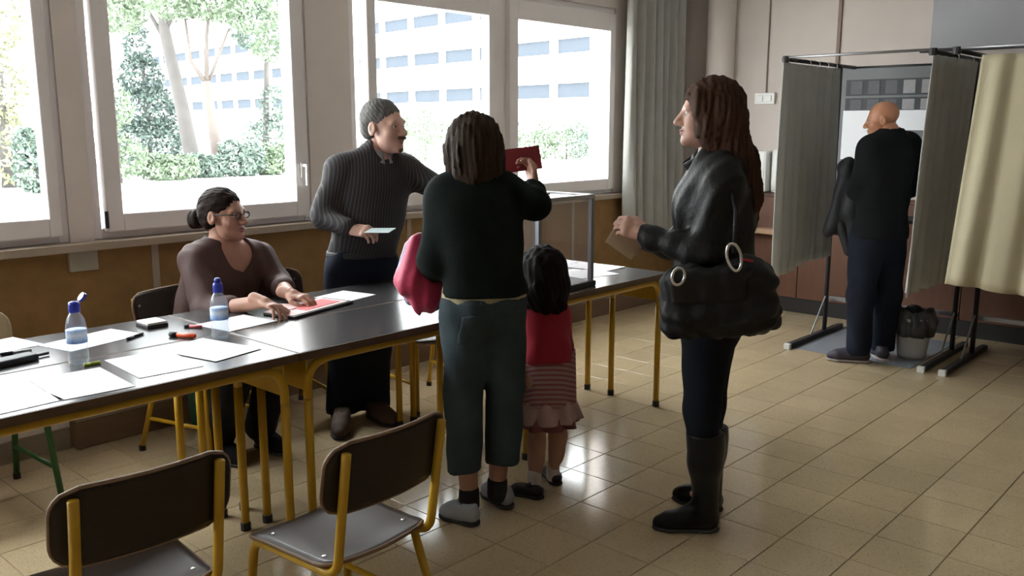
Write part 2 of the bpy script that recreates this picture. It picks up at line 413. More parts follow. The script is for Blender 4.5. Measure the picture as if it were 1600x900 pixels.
# window curtain
def curtain(name, A, B, z0, z1, label, mat, folds=9, amp=.05, flare=0., nrm=None, hemvar=.01, skew=0., seed=1, gather=0., th=.004, kindcat='curtain', grp=None, lift=0.):
    A = np.array(A, float); B = np.array(B, float); rnd = random.Random(seed); dirn = (B-A)/np.linalg.norm(B-A)
    nn = np.array([-dirn[1], dirn[0]]); ph = [rnd.uniform(0, 6.28) for _ in range(5)]
    def fn(u, v):     # v: 0 top .. 1 bottom
        p = A+(B-A)*u
        a = amp*(.45+.55*v)
        wv = math.sin(2*math.pi*folds*u+ph[0]+.5*math.sin(3*v+ph[1]))+.35*math.sin(2*math.pi*folds*1.7*u+ph[2]+1.1*v)+.3*math.sin(2*math.pi*1.3*u+ph[3])
        q = p+nn*(a*wv+flare*v)+dirn*(.35*a*math.cos(2*math.pi*folds*u+ph[0])+gather*(.5-u)*math.sin(math.pi*min(1, v*1.1))**2-skew*v*(1-u))
        return (q[0], q[1], z1+(z0-z1)*v+(hemvar*math.sin(9*u+ph[4])+lift*u)*v)
    o = MB().sheet(fn, max(40, folds*10), 26, th).build(name, mat, smooth=True)
    return tag(o, label, kindcat, grp)
M_curt = pm('grey_green_curtain', (.40, .395, .37), .85, .12, 10, .1, 200, sheen=.2)
cu = curtain('window_curtain', (5.90, 4.13), (6.66, 4.10), .62, 3.02, 'long grey-green curtain gathered at the end of the window wall', M_curt, 7, .045, seed=4)
tag(MB().tube([(3.2, 4.13, 3.03), (6.80, 4.13, 3.03)], .014, 10).build('curtain_rod', M_greymetal, smooth=True), 'slim metal curtain rod above the right window', 'curtain rod')
# ------------------------------------------------------------------ outside
M_yard = pm('pale_concrete_yard', (.80, .79, .76), .9, .05, 2, coord='World')
st(MB().box((-60, YW+.25, -.25), (160, 160, -.02)).build('ground', M_yard))
def facade():
    A = 3.3*RT+66*FH; u = -.8817*RT+FH; u = u/np.linalg.norm(u); nrm = np.array([-u[1], u[0], 0.])
    if nrm @ (-A) < 0: nrm = -nrm
    t = thing('school_building', 'long white multi-storey building with bands of windows beyond the courtyard', 'building', tuple(A))
    M_fac = pm('white_render', (.86, .86, .85), .9, .03, 1, coord='World')
    M_fwin = pm('blue_grey_glazing', (.052, .060, .072), .9, .08, .6, coord='World', spec=0.); M_fmul = pm('white_mullion', (.8, .8, .8), .6)  # matt blue-grey of the glazing stands in for reflected sky
    L0, L1 = -22., 92.
    V = lambda s, o, z: A+u*s+nrm*o+np.array([0, 0, z])
    up = np.array([0, 0, 1.])
    def slab(name, s0, s1, z0, z1, o0, o1, mat, par=t):
        mb = MB().obox(V((s0+s1)/2, (o0+o1)/2, (z0+z1)/2), u, nrm, up, abs(s1-s0)/2, abs(o1-o0)/2, (z1-z0)/2)
        return mb.build(name, mat, par)
    slab('core', L0, L1, -.02, 14.2, -9, -.45, M_fac)
    lv = [(-.02, 2.5)]; zz = [3.5, 6.6, 9.7]
    prev = -.02
    for z in zz:
        slab('spandrel', L0, L1, prev, z, -.45, 0, M_fac); prev = z+1.02
    slab('spandrel', L0, L1, prev, 13.6, -.45, 0, M_fac)
    slab('roof_edge', L0-.3, L1+.3, 13.6, 14.3, -.6, .35, M_fac)
    P = 4.45
    for z in zz:
        s = L0
        while s < L1:
            s1 = min(s+P, L1)
            slab('pier', s, s+.62, z, z+1.02, -.45, -.02, M_fac)
            if -16 < s < 84:
                slab('window', s+.62, s1, z, z+1.02, -.4, -.25, M_fwin)
            s += P
facade()

def leaf_cloud(blobs, n, size, seed, name, mat, par):
    n = int(n*2.4); size = size*.66
    rs = np.random.RandomState(seed); V = []; tot = sum(b[1][0]*b[1][1]+b[1][2]*b[1][0] for b in blobs)
    P = []
    for c, r in blobs:
        m = max(8, int(n*(r[0]*r[1]+r[2]*r[0])/tot)); d = rs.normal(size=(m, 3)); d /= np.linalg.norm(d, axis=1, keepdims=True)
        rad = rs.uniform(.55, 1.05, (m, 1))**.6
        P.append(np.array(c)+d*rad*np.array(r))
    P = np.concatenate(P); m = len(P)
    a = rs.normal(size=(m, 3)); a /= np.linalg.norm(a, axis=1, keepdims=True); b = np.cross(a, rs.normal(size=(m, 3))); b /= np.linalg.norm(b, axis=1, keepdims=True)
    s = (size*rs.uniform(.6, 1.3, m))[:, None]
    Vv = np.stack([P-a*s, P-b*s*.45, P+a*s, P+b*s*.45], 1).reshape(-1, 3)
    P[:, 2] = np.maximum(P[:, 2], 0)
    F = np.arange(4*m).reshape(m, 4)
    return link(name, raw_mesh(name, Vv, F), mat, par)
def leafm(name, c): return pm(name, c, .8, .3, .9, coord='World')
G1 = leafm('pale_pine_leaf', (.105, .135, .088)); G2 = leafm('cypress_leaf', (.050, .074, .064)); G3 = leafm('shrub_leaf', (.092, .125, .078)); G4 = leafm('yellow_green_leaf', (.145, .155, .085)); G5 = leafm('blue_green_leaf', (.076, .106, .086))
M_bark = pm('grey_bark', (.055, .05, .048), .9, .2, 3); M_bark2 = pm('pinkish_bark', (.075, .062, .055), .9, .2, 3)
def tree(base, label, trunk, blobs, mat, n, size, seed, bark=M_bark, cat='tree', name='tree', grp=None):
    base = np.array([base[0], base[1], -.02])
    t = thing(name, label, cat, tuple(base), group=grp)
    for i, (pts, r0, r1) in enumerate(trunk):
        P = [base+np.array(p) for p in pts]; m = len(P)
        MB().tube(P, [r0+(r1-r0)*k/max(1, m-1) for k in range(m)], 8).build('trunk' if i == 0 else 'branch', bark, t, smooth=True)
    leaf_cloud([(base+np.array(c), r) for c, r in blobs], n, size, seed, 'foliage', mat, t)
    return t
def rdz(r, d, z): return tuple(RD(r, d, z))
b = pz(305, 268)
tree(b, 'tall pine with leaning grey trunk seen through the middle window', [([(0, 0, 0), rdz(-.35, .1, 2.2), rdz(-.75, .1, 4.6), rdz(-.8, .1, 6.5)], .27, .15), ([rdz(-.75, .1, 4.3), rdz(-1.8, .2, 6.2)], .09, .04), ([rdz(-.75, .1, 4.6), rdz(.6, 0, 6.4)], .09, .04)],
     [(rdz(-1.6, 0, 6.6), (1.5, 1.5, 1.0)), (rdz(-.6, .3, 7.2), (1.4, 1.4, 1.0)), (rdz(-2.4, .3, 5.2), (1.0, 1.0, .7)), (rdz(.7, 0, 5.5), (.9, .9, .55)), (rdz(-.9, 0, 8.2), (2.2, 2, 1.1))], G1, 2600, .17, 3)
b = pz(346, 272)
tree(b, 'slender forked pine with pinkish trunk beside the leaning pine', [([(0, 0, 0), rdz(-.15, 0, 1.2), rdz(-.3, 0, 2.9)], .24, .12), ([rdz(-.3, 0, 2.8), rdz(-.75, 0, 3.5), rdz(-.85, 0, 4.9)], .08, .04), ([rdz(-.3, 0, 2.8), rdz(-.25, .1, 4.2), rdz(0, 0, 5.6)], .08, .04), ([rdz(-.3, .1, 2.8), rdz(.5, 0, 4.5)], .06, .03)],
     [(rdz(.1, 0, 5.4), (1.2, 1.2, .7)), (rdz(1.3, 0, 4.9), (.9, .9, .6)), (rdz(-1.1, 0, 5.2), (.8, .8, .5)), (rdz(1.7, .2, 3.9), (.6, .6, .45)), (rdz(.6, .2, 6.4), (1.6, 1.3, .7))], G3, 1900, .15, 4, M_bark2)
b = pz(235, 262)
tree(b, 'dark blue-green conical cypress left of the pines', [([(0, 0, 0), rdz(0, 0, 4)], .15, .05)],
     [(rdz(0, 0, .9), (1.35, 1.35, 1.0)), (rdz(-.05, 0, 2.1), (1.15, 1.15, 1.0)), (rdz(-.1, 0, 3.2), (.8, .8, .9)), (rdz(-.15, 0, 4.3), (.5, .5, .8))], G2, 2400, .15, 5)
b = pz(15, 292)
tree(b, 'yellow-green bushy tree filling the leftmost window', [([(0, 0, 0), rdz(0, 0, 3)], .18, .1)],
     [(rdz(-.1, 0, 1.0), (1.0, 1.0, .9)), (rdz(-.4, 0, 2.5), (1.0, 1.1, 1.0)), (rdz(-.3, 0, 4.2), (1.1, 1.1, 1.0)), (rdz(-.2, 0, 5.6), (.9, 1.0, .8)), (rdz(-2.2, .5, 3.2), (1.6, 1.4, 2.6))], G4, 3200, .14, 6)
b = pz(415, 262)
tree(b, 'leafy pale green tree at the right edge of the middle window', [([(0, 0, 0), rdz(.2, 0, 3.4), rdz(.3, 0, 5)], .13, .07)],
     [(rdz(.1, 0, 1.0), (.9, .9, .8)), (rdz(.4, 0, 2.3), (.5, .6, .7)), (rdz(.1, 0, 4.9), (1.1, 1.0, .9)), (rdz(.7, 0, 5.9), (1.2, 1.0, .9))], G5, 1500, .15, 7)
b = pz(185, 285)
tree(b, 'light green tree beside the cypress in the middle window', [([(0, 0, 0), rdz(0, 0, 3.6)], .12, .06)],
     [(rdz(0, 0, .7), (.8, .8, .6)), (rdz(-.1, 0, 2.0), (.6, .6, .7)), (rdz(.1, 0, 4.6), (.9, .9, .6)), (rdz(.9, 0, 4.9), (.8, .8, .5))], G3, 1300, .13, 8)
for k, (px, py, wd, ht, m, lab) in enumerate(((262, 280, .9, .75, G3, 'low bright green shrub at the foot of the cypress'), (322, 276, .7, .7, G5, 'round dark green shrub between the two pine trunks'), (378, 274, .75, 1.1, G5, 'dark rounded shrub right of the forked pine'),
        (425, 272, .6, 1.0, G3, 'small bright shrub at the right jamb of the middle window'), (630, 256, 1.5, 2.1, G3, 'tall shrub behind the standing man, left of the right window'), (665, 250, 1.5, 2.5, G3, 'tall loose shrub behind the back-turned woman'),
        (745, 252, 1.4, 1.6, G5, 'blue-green shrub beside the window mullion'), (835, 248, 1.3, 1.7, G3, 'light shrub at the left of the last pane'), (885, 249, 1.4, 1.9, G3, 'largest shrub in the last pane above the red book'), (930, 250, 1.3, 1.8, G5, 'shrub at the right end of the last pane'), (60, 300, .5, 1.5, G5, 'bluish shrub at the right jamb of the leftmost window'))):
    b = pz(px, py)
    tree(b, lab, [([(0, 0, 0), rdz(0, 0, ht*.6)], .05, .02)], [(rdz(0, 0, ht*.35), (wd, wd, ht*.38)), (rdz(-.35*wd, 0, ht*.7), (wd*.6, wd*.6, ht*.33)), (rdz(.45*wd, 0, ht*.62), (wd*.55, wd*.55, ht*.36))], m, 700, .13, 20+k, cat='shrub', name='shrub', grp='shrubs in the courtyard')

# ------------------------------------------------------------------ tables
M_top = pm('dark_laminate', (.045, .042, .044), .22, .12, 8, spec=.6)
M_edge = pm('brown_edge_band', (.10, .055, .028), .5, .2, 20)
TLn, TDp, TH = 1.158, .462, .735
def make_table():
    t = thing('school_table', None, 'table')
    hx, hy = TLn/2, TDp/2
    MB().box((-hx+.004, -hy+.004, TH-.028), (hx-.004, hy-.004, TH)).build('tabletop', M_top, t, world=False, bevel=.002)
    MB().box((-hx, -hy, TH-.029), (hx, -hy+.004, TH-.001)).box((-hx, hy-.004, TH-.029), (hx, hy, TH-.001)).box((-hx, -hy+.004, TH-.029), (-hx+.004, hy-.004, TH-.001)).box((hx-.004, -hy+.004, TH-.029), (hx, hy-.004, TH-.001)).build('edge_band', M_edge, t, world=False)
    lx, yf, yb = hx-.045, -hy+.03, hy-.13; r = .016; zt = TH-.028-r
    for y in (yf, yb):
        MB().tube(arc_path([(-lx, y, zt-.14), (-lx, y, zt), (lx, y, zt), (lx, y, zt-.14)], .10, 8), r, 10).build('rail', M_yellow, t, smooth=True, world=False)
        for s in (-1, 1):
            lg = MB().tube([(s*lx, y, .02), (s*lx, y, zt-.13)], r, 10).build('leg', M_yellow, t, smooth=True, world=False)
            MB().lathe([(r+.003, 0), (r+.003, .03), (r, .032)], (s*lx, y, 0), 10).build('foot_cap', M_black, lg, world=False)
    for s in (-1, 1):
        MB().box((s*lx-.004, yf, TH-.15), (s*lx+.004, yb, TH-.03)).build('end_panel', M_yellow, t, world=False, bevel=.002)
    return t
TX = [.545+TLn/2, 1.707+TLn/2, 2.869+TLn/2]
TLAB = [['front-row school table at the left edge, covered with papers and bottles', 'front-row school table in the middle, bare dark top reflecting the window', 'front-row school table on the right, carrying the ballot box'],
        ['back-row school table at the left edge with the black folder', 'back-row school table in front of the seated woman', 'back-row school table on the right behind the ballot box']]
tp = make_table(); first = True
for row, yy in ((0, 2.535+TDp/2), (1, 3.003+TDp/2)):
    for i, xx in enumerate(TX):
        o = tp if first else copy_tree(tp); first = False
        o.location = (xx, yy, 0); tag(o, TLAB[row][i], 'table', 'school tables pushed together in two rows')

# ------------------------------------------------------------------ chairs
M_ply = pm('dark_brown_plywood', (.026, .018, .012), .45, .25, 9, .02, 60, stretch=(1, 8, 8), spec=.22)
M_plyseat = pm('brown_laminate_seat', (.05, .037, .033), .36, .2, 9, .02, 60, stretch=(1, 8, 8), spec=.3)
M_plyedge = pm('pale_ply_edge', (.20, .125, .075), .6, .2, 40)
M_green = pm('green_enamel_steel', (.02, .10, .02), .4, .1)
M_beigeply = pm('beige_plywood', (.48, .40, .27), .5, .1, 10)
def rr_half(v, W, H, r):
    e = abs(v-.5)*H-(H/2-r)
    return W if e <= 0 else W-r*(1-math.sqrt(max(0, 1-(e/r)**2)))
def make_chair(label, frame=M_yellow, back=M_ply, seat=M_plyseat, edge=M_plyedge):
    t = thing('school_chair', label, 'chair'); r = .0125; SZ = .40; px_ = .165
    tw = lambda mb, n, m, p=t, **k: mb.build(n, m, p, world=False, **k)
    for s in (-1, 1):
        tw(MB().tube(arc_path([(s*px_, -.242, .722), (s*px_, -.19, SZ-.015), (s*px_*.98, .15, SZ-.022)], .05, 6), r, 10), 'back_post', frame, smooth=True)
        lg = tw(MB().tube(arc_path([(s*px_*.98, .10, SZ-.022), (s*px_*.98, .165, SZ-.022), (s*(px_+.02), .195, .015)], .045, 6), r, 10), 'leg', frame, smooth=True)
        tw(MB().lathe([(r+.003, 0), (r+.003, .025), (r, .027)], (s*(px_+.02), .195, 0), 10), 'foot_cap', M_black, lg)
        lg = tw(MB().tube([(s*px_*.98, -.13, SZ-.022), (s*(px_+.02), -.235, .015)], r, 10), 'leg', frame, smooth=True)
        tw(MB().lathe([(r+.003, 0), (r+.003, .025), (r, .027)], (s*(px_+.02), -.235, 0), 10), 'foot_cap', M_black, lg)
    tw(MB().tube([(-px_, .10, SZ-.022), (px_, .10, SZ-.022)], r*.9, 8), 'cross_bar', frame, smooth=True)
    tw(MB().tube([(-px_, -.12, SZ-.022), (px_, -.12, SZ-.022)], r*.9, 8), 'cross_bar', frame, smooth=True)
    for s in (-1, 1): tw(MB().tube([(s*(px_+.008), .183, .16), (s*(px_+.008), -.195, .16)], r*.75, 8), 'stretcher', frame, smooth=True)
    W, H = .205, .19
    def bk(u, v):
        w = rr_half(v, W, H, .06); xx = (2*u-1)*w
        return (xx, -.192-.034*v-.8*(W*W-xx*xx)+.8*(W*W-px_*px_), .553+H*v)
    bo = tw(MB().sheet(bk, 18, 14, .011), 'backrest', back, smooth=True)
    ring = [bk(0, k/14) for k in range(15)]+[bk(k/18, 1) for k in range(1, 19)]+[bk(1, 1-k/14) for k in range(1, 15)]+[bk(1-k/18, 0) for k in range(1, 18)]
    tw(MB().tube(ring, .0060, 6, closed=True), 'edge_band', edge, bo, smooth=True)
    for s in (-1, 1):
        for z in (.59, .69):
            v = (z-.553)/H; u = .5+s*px_/(2*rr_half(v, W, H, .06)); p = bk(u, v)
            tw(MB().tube([(p[0], p[1]+.005, z), (p[0], p[1]+.0085, z)], .006, 8), 'rivet', M_chrome, bo)
    D = .37
    def sf(u, v):
        w = rr_half(v, .185-.012*(1-v), D, .055); xx = (2*u-1)*w; yy = -.185+D*v
        return (xx, yy, SZ-.004-.010*math.cos(math.pi*min(1, abs(xx)/.185))*.5+.014*max(0, (.25-v)/.25)**2-.020*max(0, (v-.78)/.22)**2)
    so = tw(MB().sheet(sf, 16, 16, .012), 'seat', seat, smooth=True)
    ring = [sf(0, k/16) for k in range(17)]+[sf(k/16, 1) for k in range(1, 17)]+[sf(1, 1-k/16) for k in range(1, 17)]+[sf(1-k/16, 0) for k in range(1, 16)]
    tw(MB().tube(ring, .0062, 6, closed=True), 'edge_band', edge, so, smooth=True)
    for s in (-1, 1):
        for y in (-.11, .10):
            p = sf(.5+s*.40, (y+.185)/D); tw(MB().lathe([(.0075, .004), (.0065, .0085), (.003, .0095)], p, 8), 'rivet', M_chrome, so)
    return t
CG = 'small school chairs with yellow steel frames'
def place(o, x, y, rz, label, grp=CG): o.location = (x, y, 0); o.rotation_euler = (0, 0, math.radians(rz)); return tag(o, label, 'chair', grp)
c0 = make_chair('')
place(c0, 1.395, 1.92, 3, 'foreground chair with yellow frame, its empty seat catching light before the woman in capris')
place(copy_tree(c0), .865, 2.11, -3, 'foreground chair with yellow frame at the lower left, seat cut by the picture edge')
place(copy_tree(c0), 2.03, 3.80, 196, 'chair with yellow frame under the seated woman in brown')
place(copy_tree(c0), 2.52, 3.90, 168, 'empty chair with dark back between the seated woman and the standing man')
place(copy_tree(c0), 3.20, 3.56, 172, 'chair pushed under the tables behind the woman in capris')
place(copy_tree(c0), 3.66, 3.20, 150, 'chair under the right table, its leg and seat corner showing beside the child')
c1 = make_chair('', M_green, M_beigeply, M_beigeply, M_beigeply)
place(c1, 1.09, 3.80, 183, 'chair with green legs and beige back behind the left table', None)

# ------------------------------------------------------------------ voting booths
M_boothcloth = pm('grey_green_booth_cloth', (.45, .46, .445), .85, .1, 8, .1, 150)
M_cream = pm('cream_booth_cloth', (.44, .39, .265), .85, .08, 8, .1, 150)
def booth(yl, yr, label, xf=5.40, xb=6.50, ztop=1.91):
    t = thing('voting_booth', label, 'voting booth', (xf, (yl+yr)/2, 0)); r = .013
    for y, nm in ((yl, 'left'), (yr, 'right')):
        MB().tube([(6.25, y, .03), (6.25, y, ztop)], .016, 10).build('post', M_dkmetal, t, smooth=True)
        f = MB().box((5.66, y-.02, 0), (6.55, y+.02, .035)).build('foot_bar', M_dkmetal, t, bevel=.003)
        MB().box((5.64, y-.022, 0), (5.67, y+.022, .038)).build('end_cap', M_white, f, bevel=.003)
        MB().tube([(6.25, y, .30), (6.02, y, .035)], .006, 8).build('brace', M_greymetal, t)
        MB().tube([(xf, y, ztop), (xb, y, ztop)], r, 8).build('side_rail', M_dkmetal, t, smooth=True)
        MB().lathe([(.02, -.02), (.024, 0), (.02, .02)], (xf, y, ztop), 10).build('rail_knob', M_black, t)
    MB().tube([(xf, yl, ztop+.012), (xf, yr, ztop+.012)], .008, 8).build('front_rail', M_greymetal, t, smooth=True)
    MB().tube([(xb, yl, ztop), (xb, yr, ztop)], .008, 8).build('back_rail', M_dkmetal, t, smooth=True)
    MB().box((6.30, min(yl, yr), .245), (6.34, max(yl, yr), .275)).build('cross_bar', M_greymetal, t, bevel=.003)
    MB().box((6.15, min(yl, yr)+.02, .86), (6.50, max(yl, yr)-.02, .88)).build('writing_shelf', M_dkmetal, t, bevel=.003)
    return t
YL1, YR1 = 2.60, 1.725
booth(YL1, YR1, 'open voting booth with dark steel frame where the bald man stands')
booth(1.60, .66, 'second voting booth frame at the right edge of the picture')
GC = 'voting booth curtains'
curtain('booth_curtain', (5.38, YL1), (6.27, YL1), .54, 1.89, 'grey-green left curtain of the open booth hanging beside the bald man', M_boothcloth, 8, .022, seed=11, grp=GC, lift=.06)
curtain('booth_curtain', (5.40, YR1-.01), (6.50, YR1-.01), .50, 1.895, 'grey-green right curtain of the open booth next to the cream curtain', M_boothcloth, 8, .026, seed=12, grp=GC, flare=.055, lift=.05)
curtain('booth_curtain', (5.40, 1.47), (5.40, .62), .60, 1.88, 'cream yellow front curtain closing the second booth', M_cream, 5, .02, seed=13, grp=GC, skew=.09)
for x_ in (5.60, 5.70, 5.80): pass
def ringm(y, xs, t0):
    for x_ in xs:
        P = [(x_, y+.022*math.cos(a), 1.90+.024*math.sin(a)) for a in np.linspace(0, 2*math.pi, 13)[:-1]]
        MB().tube(P, .003, 6, closed=True).build('curtain_ring', M_white, t0)
booththings = [o for o in COL.objects if o.name.startswith('voting_booth')]
ringm(YL1, (5.72, 5.86, 6.0, 6.14), booththings[0]); ringm(YR1, (5.8, 6.1, 6.3), booththings[0])
# floor mat under the booth
tag(MB().box((5.70, 1.80, .0005), (6.60, 2.60, .004)).build('floor_mat', pm('blue_grey_vinyl', (.26, .29, .33), .25, .05, 6)), 'thin blue-grey vinyl mat on the floor inside the open booth', 'mat')
# waste bin with bag
wb = thing('waste_bin', 'pale waste bin lined with a dark translucent bag inside the booth', 'waste bin', (6.0, 1.90, .004))
MB().lathe([(.002, 0), (.085, 0), (.09, .02), (.12, .27), (.112, .27), (.084, .02), (.002, .015)], (6.0, 1.90, .004), 24).build('bucket', pm('pale_grey_plastic', (.55, .57, .60), .4, .05), wb, smooth=True)
def bagf(u, v):
    a = 2*math.pi*u; z = .15+.17*v; r = .108+.02*math.sin(math.pi*v)+.012*math.sin(7*a+3*v)+.008*math.sin(13*a)+(.012 if v < .6 else 0)
    return (6.0+r*math.cos(a), 1.90+r*math.sin(a), .004+z+.012*math.sin(5*a)*v)
MB().sheet(bagf, 48, 8, .002).build('bag_liner', pm('dark_bag_film', (.06, .062, .068), .3, .2, 20), wb, smooth=True)
# ------------------------------------------------------------------ things on the tables
ZT_ = TH
def paper(pts, label, z=0.0012, mat=None, curl=0., name='paper_sheet', th=.0011, grp='loose papers on the tables'):
    """quadrilateral sheet lying on the table, corners given as table points"""
    P = [np.array(p, float) for p in pts]
    def fn(u, v):
        q = (P[0]*(1-u)+P[1]*u)*(1-v)+(P[3]*(1-u)+P[2]*u)*v
        return (q[0], q[1], ZT_+z+curl*((2*u-1)**2*(2*v-1)**2))
    return tag(MB().sheet(fn, 6, 6, th).build(name, mat or M_paper), label, 'paper', grp)
def rect(c, w, h, a):
    a = math.radians(a); ux, uy = math.cos(a), math.sin(a)
    return [(c[0]+sx*w/2*ux-sy*h/2*uy, c[1]+sx*w/2*uy+sy*h/2*ux) for sx, sy in ((-1, 1), (1, 1), (1, -1), (-1, -1))]
paper(rect((1.31, 3.255), .30, .185, 14), 'white sheet lying behind the open-capped bottle', .0012)
paper(rect((1.305, 2.775), .205, .295, -4), 'white sheet at the front edge below the open-capped bottle', .0012)
paper(rect((1.52, 2.805), .205, .30, 12), 'white sheet with dark edge in front of the closed bottle', .0028)
paper(rect((1.815, 3.12), .235, .205, 8), 'white sheet beside the hands of the seated woman', .0012)
paper(rect((1.05, 2.715), .21, .29, -4), 'large white sheet at the front edge near the left border', .0012)
paper(rect((2.45, 3.26), .20, .195, 12), 'white sheet right of the pink forms', .0012)
paper(rect((1.03, 3.39), .24, .20, 10), 'white sheet at the far left corner under the black folder', .0012)
paper(rect((.84, 2.72), .20, .29, 3), 'white sheet cut off by the left picture border', .0012)
paper(rect((3.82, 3.18), .30, .21, 20), 'white sheet at the back of the right table behind the ballot box', .0012)
paper(rect((3.68, 2.83), .30, .21, -12), 'white sheet lying right of the ballot box', .0012)
paper(rect((3.90, 2.94), .21, .28, 4), 'upper white sheet overlapping the others at the right table end', .0028)
paper(rect((2.64, 2.63), .30, .17, 2), 'white sheet on the table edge below the pink coat', .0012)
# bottles
M_pet = glass_mat('clear_bottle_plastic', (.93, .95, .97), .07, .02, .16, (.75, .80, .88)); M_blue = pm('royal_blue_plastic', (.015, .03, .35), .35, .08)
M_water = glass_mat('water_in_bottle', (.95, .97, .99), .03, 0, .03)
def label_mat():
    m = pm('blue_bottle_label', (.28, .45, .78), .5, .1, 30)
    nt = m.node_tree; N = nt.nodes; L = nt.links; b = N['Principled BSDF']; tc = N.new('ShaderNodeTexCoord')
    sx = N.new('ShaderNodeSeparateXYZ'); L.new(tc.outputs['Generated'], sx.inputs[0])
    cr = N.new('ShaderNodeValToRGB'); e = cr.color_ramp.elements; e[0].position = .0; e[0].color = (.10, .22, .60, 1); e[1].position = 1; e[1].color = (.40, .55, .85, 1)
    k = e.new(.35); k.color = (.45, .62, .90, 1); k = e.new(.6); k.color = (.75, .82, .95, 1)
    nz = N.new('ShaderNodeTexNoise'); nz.inputs['Scale'].default_value = 9; L.new(tc.outputs['Generated'], nz.inputs[0])
    ad = N.new('ShaderNodeMath'); ad.operation = 'ADD'; mu = N.new('ShaderNodeMath'); mu.operation = 'MULTIPLY_ADD'; mu.inputs[1].default_value = .5; mu.inputs[2].default_value = -.25
    L.new(nz.outputs['Fac'], mu.inputs[0]); L.new(mu.outputs[0], ad.inputs[0]); L.new(sx.outputs['Z'], ad.inputs[1]); L.new(ad.outputs[0], cr.inputs[0]); L.new(cr.outputs[0], b.inputs['Base Color'])
    return m
M_blab = label_mat()
def bottle(x, y, label, opened):
    t = thing('water_bottle', label, 'bottle', (x, y, ZT_), group='small water bottles on the tables'); s = 1.0
    R = .0315; H = .185
    MB().lathe([(.002, .0005), (R*.85, .0005), (R, .008), (R, .045), (R*.93, .052), (R, .06), (R, .118), (R*.98, .130), (R*.88, .146), (R*.68, .158), (.0165, .166), (.0145, .172)], (x, y, ZT_), 24).build('bottle_body', M_pet, t, smooth=True)
    MB().lathe([(.002, .004), (R*.8, .004), (R*.93, .010), (R*.93, .06), (R*.93, .085), (.002, .0851)], (x, y, ZT_), 20).build('water', M_water, t, smooth=True)
    MB().lathe([(R+.0008, .070), (R+.001, .071), (R+.001, .112), (R+.0008, .113)], (x, y, ZT_), 24).build('label', M_blab, t, smooth=True)
    cp = MB().lathe([(.0175, .170), (.018, .172), (.018, .196), (.0155, .203), (.008, .206)], (x, y, ZT_), 18).build('cap', M_blue, t, smooth=True)
    if opened:
        q = np.array([x, y, ZT_])+RD(.020, 0, .212)
        ax = RD(.75, -.1, .65); ax /= np.linalg.norm(ax); nn = RD(-.5, -.6, .55); nn -= ax*(nn @ ax); nn /= np.linalg.norm(nn); bb = np.cross(ax, nn)
        P = [q+ax*.014]; ring = []
        mb = MB(); n = 16
        V = [q+ax*(.012+.0165*math.cos(2*math.pi*k/n))+bb*.0145*math.sin(2*math.pi*k/n)+nn*o for o in (-.005, .005) for k in range(n)]
        mb.add(V, [tuple(range(n-1, -1, -1)), tuple(range(n, 2*n))]+[(i, (i+1) % n, n+(i+1) % n, n+i) for i in range(n)])
        mb.build('flip_lid', M_blue, cp)
    else:
        MB().lathe([(.012, .203), (.012, .216), (.008, .222)], (x, y, ZT_), 14).build('spout_cap', M_blue, cp, smooth=True)
bottle(1.145, 2.965, 'small water bottle with its blue flip cap open, nearest the left border', True)
bottle(1.645, 2.945, 'small water bottle with closed blue cap in front of the seated woman', False)
# phone / stamp block
t = thing('stamp_pad', 'small black pad with white top at the back of the left table', 'stamp pad', (1.565, 3.32, ZT_))
MB().box((1.525, 3.27, ZT_), (1.61, 3.37, ZT_+.012)).build('base', M_black, t, bevel=.003); MB().box((1.528, 3.273, ZT_+.012), (1.607, 3.367, ZT_+.022)).build('lid', M_white, t, bevel=.003)
def pen(a, b, r, label, mat, capmat=None, cap=.35, cat='pen', name='pen'):
    a = np.array([*a, ZT_+r+.0005]); b = np.array([*b, ZT_+r+.0005]); m = a+(b-a)*cap
    t = thing(name, label, cat, tuple((a+b)/2-np.array([0, 0, r+.0005])))
    MB().tube([m, b-(b-a)*.03, b], [r, r, r*.6], 10).build('barrel', mat, t, smooth=True); MB().tube([a, a+(b-a)*.03, m], [r*.7, r*1.06, r*1.06], 10).build('cap', capmat or mat, t, smooth=True)
M_or = pm('orange_plastic', (.75, .09, .02), .4, .05); M_pk = pm('red_pink_plastic', (.55, .10, .11), .4); M_lime = pm('yellow_green_plastic', (.45, .55, .05), .4)
pen(pz(265, 526, ZT_)[:2], pz(306, 529, ZT_)[:2], .009, 'thick orange marker with black cap between the two bottles', M_or, M_black, .3, 'marker', 'marker')
pen(pz(288, 512, ZT_)[:2], pz(316, 513, ZT_)[:2], .006, 'short reddish pen with dark tip beside the closed bottle', M_pk, M_black, .3)
pen(pz(131, 573, ZT_)[:2], pz(157, 568, ZT_)[:2], .005, 'yellow-green highlighter at the foot of the open-capped bottle', M_lime, M_lime, .4, 'highlighter', 'highlighter')
pen(pz(198, 532, ZT_)[:2], pz(224, 523, ZT_)[:2], .005, 'dark pen on the edge of the sheet behind the bottle', M_black, M_dkmetal, .4)
pen(pz(0, 556, ZT_)[:2], pz(50, 549, ZT_)[:2], .005, 'slim grey pen above the black folder at the left border', M_greymetal, M_dkmetal, .4)
t = thing('black_folder', 'black elongated pencil case at the left border of the table', 'pencil case', tuple(pz(30, 568, ZT_)))
a, b = pz(-25, 578, ZT_), pz(54, 560, ZT_)
ux = (b-a)/np.linalg.norm(b-a); uy = np.array([-ux[1], ux[0], 0])
MB().obox((a+b)/2+np.array([0, 0, .011]), ux, uy, (0, 0, 1), np.linalg.norm(b-a)/2, .03, .0105).build('case', M_black, t, bevel=.006)
MB().tube([b+np.array([0, 0, .008]), b+ux*.05+np.array([0, 0, .008])], .005, 8).build('zip_pull', M_black, t)
